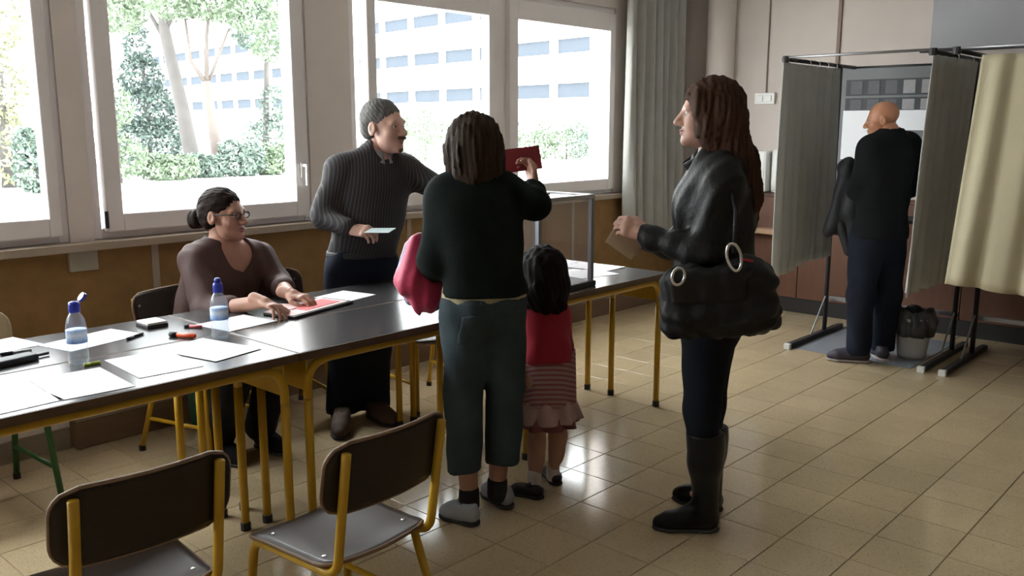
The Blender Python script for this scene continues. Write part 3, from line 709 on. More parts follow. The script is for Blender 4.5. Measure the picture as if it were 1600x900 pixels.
# pink forms and register under the hands of the seated woman
M_pink = pm('pink_form_paper', (.80, .16, .17), .7, .35, 9); M_pinkl = pm('pale_pink_paper', (.85, .62, .62), .7, .1, 12)
rb = thing('register_book', 'dark register lying under the pink forms on the back table', 'book', (2.19, 3.15, ZT_))
MB().obox((2.17, 3.135, ZT_+.006), (math.cos(.25), math.sin(.25), 0), (-math.sin(.25), math.cos(.25), 0), (0, 0, 1), .19, .085, .0055).build('cover', M_black, rb, bevel=.003)
MB().obox((2.16, 3.14, ZT_+.0125), (math.cos(.25), math.sin(.25), 0), (-math.sin(.25), math.cos(.25), 0), (0, 0, 1), .175, .078, .001).build('page', M_pinkl, rb)
paper(rect((2.20, 3.145), .22, .105, 14), 'red and white printed form beneath the seated woman\'s fingers', .0150, M_pink, name='form_sheet', grp='forms under the hands')
paper(rect((2.09, 3.19), .10, .10, 30), 'pale pink slip at the left of the red form', .0165, M_pinkl, name='form_sheet', grp='forms under the hands')

# ------------------------------------------------------------------ ballot box
bx = thing('ballot_box', 'transparent ballot box with grey metal frame on the right table', 'ballot box', (3.22, 2.77, ZT_))
bx0, bx1, by0, by1, bz0, bz1 = 3.035, 3.425, 2.60, 2.95, ZT_+.0005, ZT_+.445
M_acr = glass_mat('clear_acrylic', (.93, .92, .92), .07, .02, .05, (.6, .57, .55)); M_alu = pm('anodised_frame', (.20, .21, .23), .35, .1, 20, metal=.6)
for x_ in (bx0, bx1):
    for y_ in (by0, by1): MB().box((x_-.011, y_-.011, bz0+.02), (x_+.011, y_+.011, bz1)).build('corner_post', M_alu, bx, bevel=.002)
MB().box((bx0-.02, by0-.02, bz0), (bx1+.02, by1+.02, bz0+.026)).build('base', M_black, bx, bevel=.004)
for z_ in (bz1,):
    for y_ in (by0, by1): MB().box((bx0-.012, y_-.012, z_-.02), (bx1+.012, y_+.012, z_)).build('top_rail', M_greymetal, bx, bevel=.002)
    for x_ in (bx0, bx1): MB().box((x_-.012, by0+.012, z_-.02), (x_+.012, by1-.012, z_)).build('top_rail', M_greymetal, bx, bevel=.002)
MB().box((bx0+.012, by0+.012, bz1-.014), (bx1-.012, by1-.012, bz1-.006)).build('lid', M_acr, bx)
MB().box((bx0+.12, by0+.16, bz1-.005), (bx1-.12, by0+.18, bz1+.004)).build('slot_plate', M_black, bx)
for y_ in (by0, by1): MB().box((bx0+.011, y_-.002, bz0+.026), (bx1-.011, y_+.002, bz1-.02)).build('side_pane', M_acr, bx)
for x_ in (bx0, bx1): MB().box((x_-.002, by0+.011, bz0+.026), (x_+.002, by1-.011, bz1-.02)).build('side_pane', M_acr, bx)
rr = random.Random(5)
M_env = pm('kraft_envelope', (.50, .40, .32), .7, .08)
for k in range(7):
    cx, cy = bx0+.10+rr.random()*.2, by0+.10+rr.random()*.14; a = rr.uniform(-40, 40)
    R_ = rect((cx, cy), .12, .075, a)
    zz = bz0+.028+k*.0016
    tag(MB().prism(R_[::-1], zz, zz+.0012).build('ballot_envelope', M_env), 'brownish ballot envelope lying at the bottom of the clear ballot box', 'envelope', 'envelopes in the ballot box')
# green tub under the table
t = thing('storage_tub', 'teal green tub on the floor below the seated woman\'s chair', 'tub', (2.17, 4.06, 0))
MB().lathe([(.002, 0), (.075, 0), (.08, .01), (.095, .24), (.089, .24), (.075, .015), (.002, .012)], (2.17, 4.06, 0), 20).build('tub', pm('teal_plastic', (.02, .13, .09), .4, .1), t, smooth=True)
MB().tube([(2.17+.095*math.cos(k*math.pi/8), 4.06+.095*math.sin(k*math.pi/8), .24) for k in range(16)], .006, 6, closed=True).build('rim', pm('teal_plastic', (.02, .13, .09)), t)
# ------------------------------------------------------------------ people: smooth-blended volumes turned into one surface
def unit(v): v = np.asarray(v, float); return v/max(1e-9, np.linalg.norm(v))
def rc(a, b, ra, rb=None, k=.02, neg=False):
    a = np.asarray(a, float); b = np.asarray(b, float); rb = ra if rb is None else rb; R = max(ra, rb)
    ab = b-a; L2 = max(1e-9, ab @ ab)
    def f(x, y, z):
        px, py, pz_ = x-a[0], y-a[1], z-a[2]
        t = np.clip((px*ab[0]+py*ab[1]+pz_*ab[2])/L2, 0, 1)
        return np.sqrt((px-t*ab[0])**2+(py-t*ab[1])**2+(pz_-t*ab[2])**2)-(ra+(rb-ra)*t)
    return (np.minimum(a, b)-R, np.maximum(a, b)+R, f, k, neg)
def el(c, r, ax=None, k=.02, neg=False):
    c = np.asarray(c, float); r = np.asarray(r, float); A = np.eye(3) if ax is None else np.array(ax, float)
    ext = np.sqrt(((A*r[:, None])**2).sum(0))
    def f(x, y, z):
        px, py, pz_ = x-c[0], y-c[1], z-c[2]
        q = [(px*A[i][0]+py*A[i][1]+pz_*A[i][2]) for i in range(3)]
        k0 = np.sqrt(sum((q[i]/r[i])**2 for i in range(3))); k1 = np.sqrt(sum((q[i]/r[i]**2)**2 for i in range(3)))
        return k0*(k0-1)/np.maximum(k1, 1e-6)
    return (c-ext, c+ext, f, k, neg)
def bxp(c, hb, ax=None, r=.01, k=.02, neg=False):
    c = np.asarray(c, float); hb = np.asarray(hb, float)-r; A = np.eye(3) if ax is None else np.array(ax, float)
    ext = np.abs(A*(hb+r)[:, None]).sum(0)
    def f(x, y, z):
        px, py, pz_ = x-c[0], y-c[1], z-c[2]
        q = [np.abs(px*A[i][0]+py*A[i][1]+pz_*A[i][2])-hb[i] for i in range(3)]
        o = np.sqrt(sum(np.maximum(a, 0)**2 for a in q)); return o+np.minimum(np.maximum(np.maximum(q[0], q[1]), q[2]), 0)-r
    return (c-ext, c+ext, f, k, neg)
def cutp(p, n):
    return ('cut', np.asarray(p, float), unit(n))
def sdf_mesh(prims, h, fold=None):
    pos = [p for p in prims if p[0] is not None and not isinstance(p[0], str) and not p[4]]
    lo = np.min([p[0] for p in pos], 0)-3*h-.01; hi = np.max([p[1] for p in pos], 0)+3*h+.01
    n = np.ceil((hi-lo)/h).astype(int)+1
    ax = [(lo[i]+h*np.arange(n[i])).astype(np.float32) for i in range(3)]
    D = np.full(n, .25, np.float32)
    for p in prims:
        if isinstance(p[0], str):
            P, N = p[1], p[2]
            d = (ax[0][:, None, None]-P[0])*N[0]+(ax[1][None, :, None]-P[1])*N[1]+(ax[2][None, None, :]-P[2])*N[2]
            D = np.maximum(D, d.astype(np.float32)); continue
        plo, phi, f, k, neg = p; m = k+3*h+.01
        i0 = np.clip(np.floor((plo-m-lo)/h).astype(int), 0, n); i1 = np.clip(np.ceil((phi+m-lo)/h).astype(int)+1, 0, n)
        if np.any(i1 <= i0): continue
        sl = tuple(slice(i0[i], i1[i]) for i in range(3))
        d = f(ax[0][sl[0]][:, None, None], ax[1][sl[1]][None, :, None], ax[2][sl[2]][None, None, :]).astype(np.float32)
        a = D[sl]
        if neg:
            d = -d; hh = np.maximum(k-np.abs(a-d), 0)/k if k > 0 else 0
            D[sl] = np.maximum(a, d)+hh*hh*k*.25
        else:
            hh = np.maximum(k-np.abs(a-d), 0)/k if k > 0 else 0
            D[sl] = np.minimum(a, d)-hh*hh*k*.25
    if fold is not None: D = D+fold(ax[0][:, None, None], ax[1][None, :, None], ax[2][None, None, :]).astype(np.float32)
    return surface_nets(D, lo, h)
def surface_nets(D, lo, h):
    s = D < 0; nx, ny, nz = D.shape
    c = [s[i:nx-1+i, j:ny-1+j, k:nz-1+k] for i in (0, 1) for j in (0, 1) for k in (0, 1)]
    sm = np.zeros((nx-1, ny-1, nz-1), np.int8)
    for q in c: sm += q
    act = (sm > 0) & (sm < 8); idx = np.argwhere(act)
    if len(idx) == 0: return np.zeros((0, 3)), np.zeros((0, 4), int)
    vid = np.full(act.shape, -1, np.int64); vid[act] = np.arange(len(idx))
    I, Jj, K = idx.T; acc = np.zeros((len(idx), 3)); cnt = np.zeros(len(idx))
    off = [(i, j, k) for i in (0, 1) for j in (0, 1) for k in (0, 1)]
    for a in off:
        for ax_ in range(3):
            if a[ax_]: continue
            b = list(a); b[ax_] = 1
            da = D[I+a[0], Jj+a[1], K+a[2]]; db = D[I+b[0], Jj+b[1], K+b[2]]
            m = (da < 0) != (db < 0); t = np.where(m, da/np.where(m, da-db, 1), 0)
            p = np.array(a, float)[None, :].repeat(len(idx), 0); p[:, ax_] += t
            acc[m] += p[m]; cnt += m
    V = (idx+acc/cnt[:, None])*h+lo
    F = []
    for ax_ in range(3):
        sl0 = [slice(1, -1)]*3; sl0[ax_] = slice(0, -1); sl1 = [slice(1, -1)]*3; sl1[ax_] = slice(1, None)
        a = s[tuple(sl0)]; b = s[tuple(sl1)]; e = np.argwhere(a != b)
        if len(e) == 0: continue
        flip = a[tuple(e.T)]; o = np.ones(3, int); o[ax_] = 0; e = e+o
        u, v = [(1, 2), (2, 0), (0, 1)][ax_]
        def cell(du, dv):
            q = e.copy(); q[:, u] -= du; q[:, v] -= dv; return vid[q[:, 0], q[:, 1], q[:, 2]]
        Q = np.stack([cell(1, 1), cell(0, 1), cell(0, 0), cell(1, 0)], 1)
        Q[~flip] = Q[~flip][:, ::-1]; F.append(Q)
    return V, np.concatenate(F)
def part(name, prims, h, mat, par, fold=None):
    V, F = sdf_mesh(prims, h, fold); return link(name, raw_mesh(name, V, F), mat, par, smooth=True)
def join_meshes(name, lst, mat, par):
    V = []; F = []; n = 0
    for v, f in lst: V.append(v); F.append(f+n); n += len(v)
    return link(name, raw_mesh(name, np.concatenate(V), np.concatenate(F)), mat, par, smooth=True)
def folds(amp, seed=0, f=22., vert=.45):
    rs = np.random.RandomState(seed); A = [(rs.normal(size=3)*np.array([1, 1, vert]), rs.uniform(0, 6.28), rs.uniform(.6, 1.6)) for _ in range(5)]
    def g(x, y, z):
        wx = x+.03*np.sin(9*z+2*y+seed); wy = y+.03*np.sin(8*z+3*x+1.3*seed)
        return amp*sum(np.sin(f*q*(a[0]*wx+a[1]*wy+a[2]*z)+p) for a, p, q in A)/2.2
    return g

def axes(F, U=(0, 0, 1)):
    U = unit(U); F = np.asarray(F, float); F = unit(F-U*(F @ U)); S = np.cross(F, U); return np.array([S, F, U])   # S: the person's right
def head_prims(c, A, s=1., female=False, ears=True):
    P = lambda x, y, z: np.asarray(c)+s*(x*A[0]+y*A[1]+z*A[2]); E = lambda p, r, k=.02, neg=False: el(P(*p), np.array(r)*s, A, k*s, neg)
    C = lambda a, b, ra, rb, k=.015: rc(P(*a), P(*b), ra*s, rb*s, k*s)
    L = [E((0, -.014, .036), (.073, .094, .082)), E((0, .026, -.025), (.060, .066, .088), .03), E((0, .034, -.076), (.046, .052, .040), .03),
         E((0, .080, -.099), (.021, .017, .016), .025), C((-.036, .076, .019), (.036, .076, .019), .013, .013, .02)]
    for q in (-1, 1):
        L += [E((q*.040, .058, -.028), (.024, .026, .026), .02), E((q*.032, .100, .001), (.019, .017, .012), .012, True)]
    L += [C((0, .086, .014), (0, .113, -.030), .008, .0135, .012)]
    for q in (-1, 1): L += [E((q*.012, .100, -.035), (.0095, .011, .008), .008)]
    L += [E((0, .091, -.0595), (.023, .011, .0065), .006), E((0, .089, -.071), (.019, .0115, .0075), .006), E((0, .099, -.0652), (.022, .006, .002), .003, True)]
    if ears:
        for q in (-1, 1): L += [E((q*.076, -.010, -.010), (.010, .021, .032), .008), E((q*.086, -.006, -.006), (.006, .010, .016), .006, True)]
    return L
def face_bits(c, A, s, par, brow=(.03, .02, .015), lip=(.40, .15, .13), iris=(.05, .03, .02)):
    P = lambda x, y, z: np.asarray(c)+s*(x*A[0]+y*A[1]+z*A[2])
    for q in (-1, 1):
        e = part('eye', [el(P(q*.0315, .0755, .001), np.array((.0125, .0125, .0118))*s, A)], .0022*s, pm('eye_white', (.62, .58, .55), .25, .03), par)
        part('iris', [el(P(q*.0315, .0868, .001), np.array((.0052, .0024, .0052))*s, A)], .0012*s, pm('iris_dark', iris, .2), e)
        part('eyebrow', [rc(P(q*.015, .089, .0195), P(q*.034, .0855, .0245), .0034*s, .0036*s, .003), rc(P(q*.034, .0855, .0245), P(q*.050, .071, .019), .0036*s, .0022*s, .003)], .0018*s, pm('brow_%d' % int(1000*brow[0]), brow, .8), par)
    part('lips', [el(P(0, .0935, -.0602), np.array((.021, .0105, .0052))*s, A, .004), el(P(0, .0915, -.0705), np.array((.0175, .0108, .0058))*s, A, .004), el(P(0, .103, -.0652), np.array((.024, .006, .0016))*s, A, .002, True)], .0018*s, pm('lip_%d' % int(1000*lip[0]), lip, .45), par)
def hand_prims(w, x, palm, side, s=1., curl=(.5, .6, .4), thumb=.5, spread=0.):
    x = unit(x); palm = np.asarray(palm, float); palm = unit(palm-x*(palm @ x)); th = unit(np.cross(-palm, x)) if side == 'R' else unit(np.cross(x, -palm))
    w = np.asarray(w, float); Q = lambda a, b, c: w+s*(a*x+b*th+c*palm)
    A = np.array([x, th, palm])
    L = [rc(Q(-.04, 0, 0), Q(.02, 0, 0), .026*s, .025*s, .02), el(Q(.050, .002, 0), np.array((.050, .040, .0145))*s, A, .015), rc(Q(.080, .028, -.002), Q(.074, -.030, -.002), .0105*s, .0095*s, .012), el(Q(.035, .022, .010), np.array((.032, .018, .013))*s, A, .01)]
    for i, (kx, ky, ln, r) in enumerate(((.086, .029, .072, .0086), (.089, .0095, .079, .0088), (.085, -.0105, .072, .0084), (.076, -.029, .056, .0074))):
        p = Q(kx, ky, -.001); ang = 0; dirx = unit(x+th*(spread*(1.2-.8*i)))
        cc = curl if not hasattr(curl[0], '__len__') else curl[i]
        for fr, ca in zip((.45, .31, .24), cc):
            ang += ca; q = p+s*ln*fr*(math.cos(ang)*dirx+math.sin(ang)*palm)
            L.append(rc(p, q, r*s, r*.9*s, .004)); p = q; r *= .93
    p = Q(.022, .030, .006); d1 = unit(.75*x+(1-.55*thumb)*th*.8+thumb*.5*palm); q = p+d1*.040*s; L.append(rc(p, q, .0125*s, .0105*s, .012))
    d2 = unit(x+.15*th*(1-thumb)+.45*thumb*palm-.25*thumb*th); r_ = q+d2*.030*s; L.append(rc(q, r_, .0102*s, .009*s, .006)); d3 = unit(d2-.2*th*thumb+.1*palm); L.append(rc(r_, r_+d3*.022*s, .009*s, .0075*s, .005))
    return L
class Body:
    """joints in world metres -> primitive lists; off grows them into clothing"""
    def __init__(s, J, F, sc=1., cw=1., hw=1., ww=1., bust=0., depth=1.):
        s.J = {k: np.asarray(v, float) for k, v in J.items()}; s.sc = sc; s.cw = cw; s.hw = hw; s.ww = ww; s.bust = bust; s.dp = depth; s.bare = False
        s.U = unit(s.J['neck']-s.J['pel']); s.A = axes(F, s.U); s.L = np.linalg.norm(s.J['neck']-s.J['pel'])
    def torso(s, o=0., low=True):
        J, A, U, L, c = s.J, s.A, s.U, s.L, s.sc; v = lambda a, b, d: np.array((a, b, d))*c+o
        R = [el(J['pel']+U*.36*L, v(.140*s.ww, .102*s.dp, .15), A, .08*c), el(J['pel']+U*.70*L, v(.152*s.cw, .110*s.dp, .165), A, .08*c),
             rc(J['sL'], J['sR'], .050*c+o, None, .06*c), rc(J['neck']-U*.03*c, J['neck']+U*.03*c, .052*c+o*.6, None, .05*c)]
        R += [rc(J['neck']-U*.01*c, .25*J['neck']+.75*J[q], .045*c+o, .043*c+o, .05*c) for q in ('sL', 'sR')]
        if low: R = [el(J['pel']+U*.0, v(.160*s.hw, .115*s.dp, .12), A, .08*c)]+R
        if s.bust:
            for q in (-1, 1): R.append(el(J['pel']+U*.66*L+A[1]*.075*c*s.dp+A[0]*q*.068*c, np.array((.062, .05*s.bust, .062))*c+o, A, .05*c))
        return R
    def arm(s, q, o=0., r=(.049, .040, .027), upto=1.0, k=.03):
        J = s.J; c = s.sc; e, w_ = J['e'+q], J['w'+q]; end = e+(w_-e)*upto; re = r[1]+(r[2]-r[1])*upto
        return [rc(J['s'+q], e, r[0]*c+o, r[1]*c+o, .04*c), rc(e, end, r[1]*c+o, re*c+o, k*c)]
    def leg(s, q, o=0., r=(.083, .056, .036), calf=1.0):
        J = s.J; c = s.sc; h_, k_, a_ = J['h'+q], J['k'+q], J['a'+q]
        end = k_+(a_-k_)*calf
        R = [rc(h_, k_, r[0]*c+o, r[1]*c+o, .05*c), rc(k_, end, r[1]*c+o, (r[1]+(r[2]-r[1])*calf)*c+o, .04*c)]
        if s.bare: R.append(el(k_+(a_-k_)*.32-s.A[1]*.012*c, np.array((.050, .052, .12))*c*(r[1]/.056)+o, None, .04*c))
        return R
    def pelvis(s, o=0.):
        c = s.sc; return [el(s.J['pel'], np.array((.160*s.hw, .115*s.dp, .125))*c+o, s.A, .07*c)]
    def skin(s, hc, HA, hs=1., feet=True, h=.010):
        J = s.J; c = s.sc
        R = s.torso()+s.arm('L')+s.arm('R')+s.leg('L')+s.leg('R')
        R.append(rc(J['neck']-s.U*.02*c, hc-HA[1]*.022*hs-HA[2]*.055*hs, .052*c, .050*c, .03))
        if feet:
            for q in 'LR':
                if 't'+q in J: R.append(rc(J['a'+q]-np.array([0, 0, .03]), J['t'+q], .026*c, .018*c, .03))
        return R
def shoe(par, heel, toe, mat, sole_mat, s=1., name='shoe', hi=.095, h=.0055, boot=None, lace=None, width=1., heelh=0., sock=None):
    """heel and toe points on the floor"""
    heel = np.array([heel[0], heel[1], 0.]); toe = np.array([toe[0], toe[1], 0.]); d = unit(toe-heel); L = np.linalg.norm(toe-heel); n = np.array([-d[1], d[0], 0]); up = np.array([0, 0, 1.])
    A = np.array([d, n, up]); Q = lambda a, b, c: heel+d*a*L+n*b+up*c
    base = [rc(Q(.14, 0, .045*s), Q(.45, 0, .046*s), .036*s*width, .040*s*width, .03*s), rc(Q(.45, 0, .042*s), Q(.72, 0, .036*s), .041*s*width, .041*s*width, .03*s), rc(Q(.72, 0, .034*s), Q(.87, 0, .030*s), .039*s*width, .028*s*width, .02*s),
            rc(Q(.17, 0, .05*s), Q(.20, 0, hi*s), .034*s*width, .031*s*width, .02*s), rc(Q(.28, 0, hi*.86*s), Q(.58, 0, .052*s), .035*s, .033*s, .02*s)]
    extra = list(boot) if boot else []
    if not boot: extra += [cutp(Q(0, 0, hi*s), (0, 0, 1))]
    o = part(name, base+extra+[cutp((0, 0, .016*s+.0), (0, 0, -1))], h, mat, par)
    sl = [el(Q(.18, 0, .012), (.20*L, .036*s*width, .03), A, .02), rc(Q(.18, 0, .012), Q(.72, 0, .012), .038*s*width, .043*s*width, .02), rc(Q(.72, 0, .012), Q(.86, 0, .012), .041*s*width, .032*s*width, .02), cutp((0, 0, .001), (0, 0, -1)), cutp((0, 0, .0175*s), (0, 0, 1))]
    if heelh: sl += [('cut', Q(.36, 0, 0), -d)] if False else []
    part('sole', sl, h, sole_mat, o)
    if lace:
        mb = MB()
        for k in range(4):
            a = .36+.07*k; zz = (hi*.9*(1-k/4.2)+.064*(k/4.2))*s+.012*s
            mb.tube([Q(a, -.02*s, zz-.006), Q(a+.01, 0, zz), Q(a+.03, .02*s, zz-.006)], .0032*s, 6)
        mb.build('laces', lace, o, smooth=True)
    return o

SK1 = pm('skin_warm', (.42, .22, .155), .5, .12, 14, .03, 200, spec=.4); SK2 = pm('skin_pale', (.56, .34, .27), .5, .10, 14, .03, 200, spec=.4); SK3 = pm('skin_ruddy', (.50, .23, .13), .42, .12, 14, .03, 200, spec=.45); SK4 = pm('skin_child', (.46, .25, .18), .5, .1, 14, spec=.4)
def hairm(name, col, st=(1, 1, .12), sc=70): return pm(name, col, .7, .5, sc, .35, sc*1.6, stretch=st, spec=.12)
M_den1 = pm('faded_denim', (.045, .062, .072), .85, .35, 9, .15, 220, spec=.12); M_den2 = pm('dark_denim', (.009, .011, .016), .85, .3, 9, .12, 220, spec=.12); M_den3 = pm('navy_denim', (.014, .018, .030), .85, .3, 9, .12, 220, spec=.12)
M_blk = pm('black_knit', (.010, .011, .012), .9, .3, 30, .1, 260, spec=.12); M_blk2 = pm('black_trousers', (.012, .012, .014), .85, .3, 20, spec=.12); M_sole = pm('dark_rubber', (.03, .028, .028), .8)
M_leather = pm('black_leather', (.010, .010, .011), .55, .3, 18, .35, 60, spec=.26)
def person(label, base): return thing('person', label, 'person', (float(base[0]), float(base[1]), 0.))
def V3(*a): return np.array(a, float)
# ================================================================== woman seen from behind, dark sweater and denim capris
def p_back():
    D = 3.25; j = lambda x, y, dd=0.: pd(x, y, D+dd)
    F = RD(-.45, .89)
    J = dict(pel=j(757, 474), neck=j(741, 283), sL=j(697, 306, -.01), sR=j(789, 303, .02), eL=j(680, 408, -.03), wL=j(672, 432, .19), eR=j(834, 318, .13), wR=j(833, 292, .25),
             hL=j(728, 500), hR=j(783, 500, .03), kL=j(724, 612, .0), kR=j(789, 606, .05), aL=j(733, 772, .0), aR=j(777, 752, .10))
    hl, tl = pz(746, 822), pz(688, 806); hr, tr_ = pz(798, 797), pz(754, 770)
    J['tL'] = V3(*((.8*tl+.2*hl)[:2]), .04); J['tR'] = V3(*((.8*tr_+.2*hr)[:2]), .04)
    t = person('woman seen from behind in dark sweater and denim capris raising a red booklet', pz(750, 810)); B = Body(J, F, .97, 1.08, 1.0, 1.02); B.bare = True
    hc = j(737, 232); HA = axes(RD(-.42, .9)); hs = .95
    hp = hand_prims(J['wR'], RD(-.12, .25, .96), RD(-.75, -.5, -.1), 'R', .92, curl=(.75, .75, .4), thumb=.6)
    hq = hand_prims(J['wL'], RD(-.2, .9, -.1), RD(.3, 0, -1), 'L', .92, curl=(.5, .5, .3))
    join_meshes('body', [sdf_mesh(B.skin(hc, HA, hs), .011), sdf_mesh(head_prims(hc, HA, hs), .0045), sdf_mesh(hp, .0036), sdf_mesh(hq, .0042)], SK1, t)
    P = lambda x, y, z: hc+hs*(x*HA[0]+y*HA[1]+z*HA[2])
    M_h = hairm('brown_bob_hair', (.030, .018, .011))
    part('hair', [el(P(0, -.022, .038), np.array((.094, .108, .094)), HA, .03), el(P(0, -.062, -.030), np.array((.094, .068, .085)), HA, .04), el(P(-.050, -.045, -.085), np.array((.042, .055, .050)), HA, .03), el(P(.052, -.05, -.075), np.array((.045, .055, .050)), HA, .03), el(P(0, -.075, -.085), np.array((.06, .045, .045)), HA, .03), rc(P(-.080, .005, .0), P(-.074, .012, -.115), .026, .016, .03), rc(P(.080, .0, .0), P(.074, .008, -.09), .026, .018, .03),
                  el(P(0, .10, -.04), np.array((.062, .075, .09)), HA, .02, True)], .0052, M_h, t, folds(.0045, 3, 150, .18))
    M_sw = pm('black_green_sweater', (.009, .013, .012), .9, .25, 30, .12, 240, spec=.1)
    part('sweater', B.torso(.020)+B.arm('L', .020, upto=.85)+B.arm('R', .020, upto=.62)+[cutp(j(750, 457), (0, 0, -1)), el(J['neck']+V3(0, 0, .055), (.075, .075, .05), None, .01, True)], .009, M_sw, t, folds(.0045, 5))
    e, w_ = J['eR'], J['wR']; part('cuff', [rc(e+(w_-e)*.55, e+(w_-e)*.95, .040, .034, .01)], .005, pm('blue_grey_cuff', (.10, .125, .145), .9, .2, 40), t)
    part('undershirt', B.torso(.012)+[cutp(j(755, 444), (0, 0, 1)), cutp(j(755, 470), (0, 0, -1))], .008, pm('cream_undershirt', (.42, .36, .22), .9), t)
    def jp(o): return B.pelvis(.014+o)+[rc(J['h'+q], J['k'+q], .092+o, .073+o, .03) for q in 'LR']+[rc(J['k'+q], J['k'+q]+(J['a'+q]-J['k'+q])*.80+RD(-.012 if q == 'L' else .012, 0), .073+o, .069+o, .012) for q in 'LR']
    tr = part('capri_jeans', jp(0)+[cutp(j(755, 462), (0, 0, 1)), cutp(j(735, 735), (0, 0, -1))], .009, M_den1, t, folds(.005, 8, 18, .5))
    b_ = -B.A[1]
    for sx in (-1, 1):
        cpt = J['pel']+B.A[0]*sx*.078-V3(0, 0, .07)
        part('back_pocket', jp(.004)+[cutp(cpt+B.A[0]*.046, B.A[0]), cutp(cpt-B.A[0]*.046, -B.A[0]), cutp(cpt+V3(0, 0, .05), (0, 0, 1)), cutp(cpt-V3(0, 0, .05), (0, 0, -1)), cutp(cpt, B.A[1])], .006, M_den1, tr, folds(.005, 8, 18, .5))
    M_sn = pm('pale_grey_sneaker', (.30, .315, .34), .6, .15, 30); M_sock = pm('black_sock', (.012, .012, .014), .9)
    for q, hh, tt in (('L', hl, tl), ('R', hr, tr_)):
        shoe(t, hh, tt, M_sn, M_sole, .92, 'sneaker', .085, lace=M_sock, width=.9)
        a = J['a'+q]; part('sock', [rc(V3(a[0], a[1], .06), V3(a[0], a[1], .112), .041, .040, .01)], .006, M_sock, t)
    # red booklet held up
    bc = j(815, 249, .285); ux = unit(RD(.97, .18, .12)); uz = unit(RD(.0, .25, .97)-ux*(RD(.0, .25, .97) @ ux)); un = np.cross(ux, uz)
    k = thing('red_booklet', 'dark red booklet held up in the right hand of the back-turned woman', 'booklet', tuple(bc))
    M_red = pm('dark_red_cover', (.20, .008, .014), .45, .15, 12)
    MB().obox(bc+un*.005, ux, uz, un, .076, .046, .0012).build('cover', M_red, k, bevel=.0008); MB().obox(bc-un*.005, ux, uz, un, .076, .046, .0012).build('cover', M_red, k, bevel=.0008)
    MB().obox(bc+ux*.0015, ux, uz, un, .073, .0435, .0036).build('pages', M_paper, k); MB().obox(bc-ux*.0765, ux, uz, un, .0018, .046, .0062).build('spine', M_red, k, bevel=.0008)
    # pink coat over her left arm
    ct = thing('pink_coat', 'bright pink coat draped over the left forearm of the back-turned woman', 'coat', tuple(j(655, 500, .06)))
    M_pc = pm('raspberry_pink_cloth', (.55, .03, .105), .55, .25, 12, .2, 40, sheen=.3); M_lin = pm('lilac_lining', (.42, .40, .55), .7, .1); M_dkb = pm('navy_lining', (.02, .02, .05), .8)
    cp = part('coat_cloth', [rc(j(664, 385, .10), j(668, 470, .07), .040, .050, .03), rc(j(654, 382, .05), j(645, 440, .05), .042, .055, .03), rc(j(645, 440, .05), j(656, 492, .05), .052, .014, .03), rc(j(668, 455, .08), j(690, 455, .10), .045, .03, .03), rc(j(675, 390, .12), j(690, 440, .12), .03, .03, .03)], .006, M_pc, ct, folds(.006, 21, 55, .25))
    part('lining', [rc(j(640, 385, .15), j(628, 430, .13), .022, .022, .02), rc(j(628, 430, .13), j(641, 468, .11), .022, .02, .02)], .006, M_lin, cp, folds(.004, 22, 60, .2))
    part('navy_facing', [rc(j(634, 450, .12), j(660, 480, .12), .02, .016, .02), rc(j(690, 462, .12), j(680, 478, .12), .026, .02, .02)], .006, M_dkb, cp)
p_back()
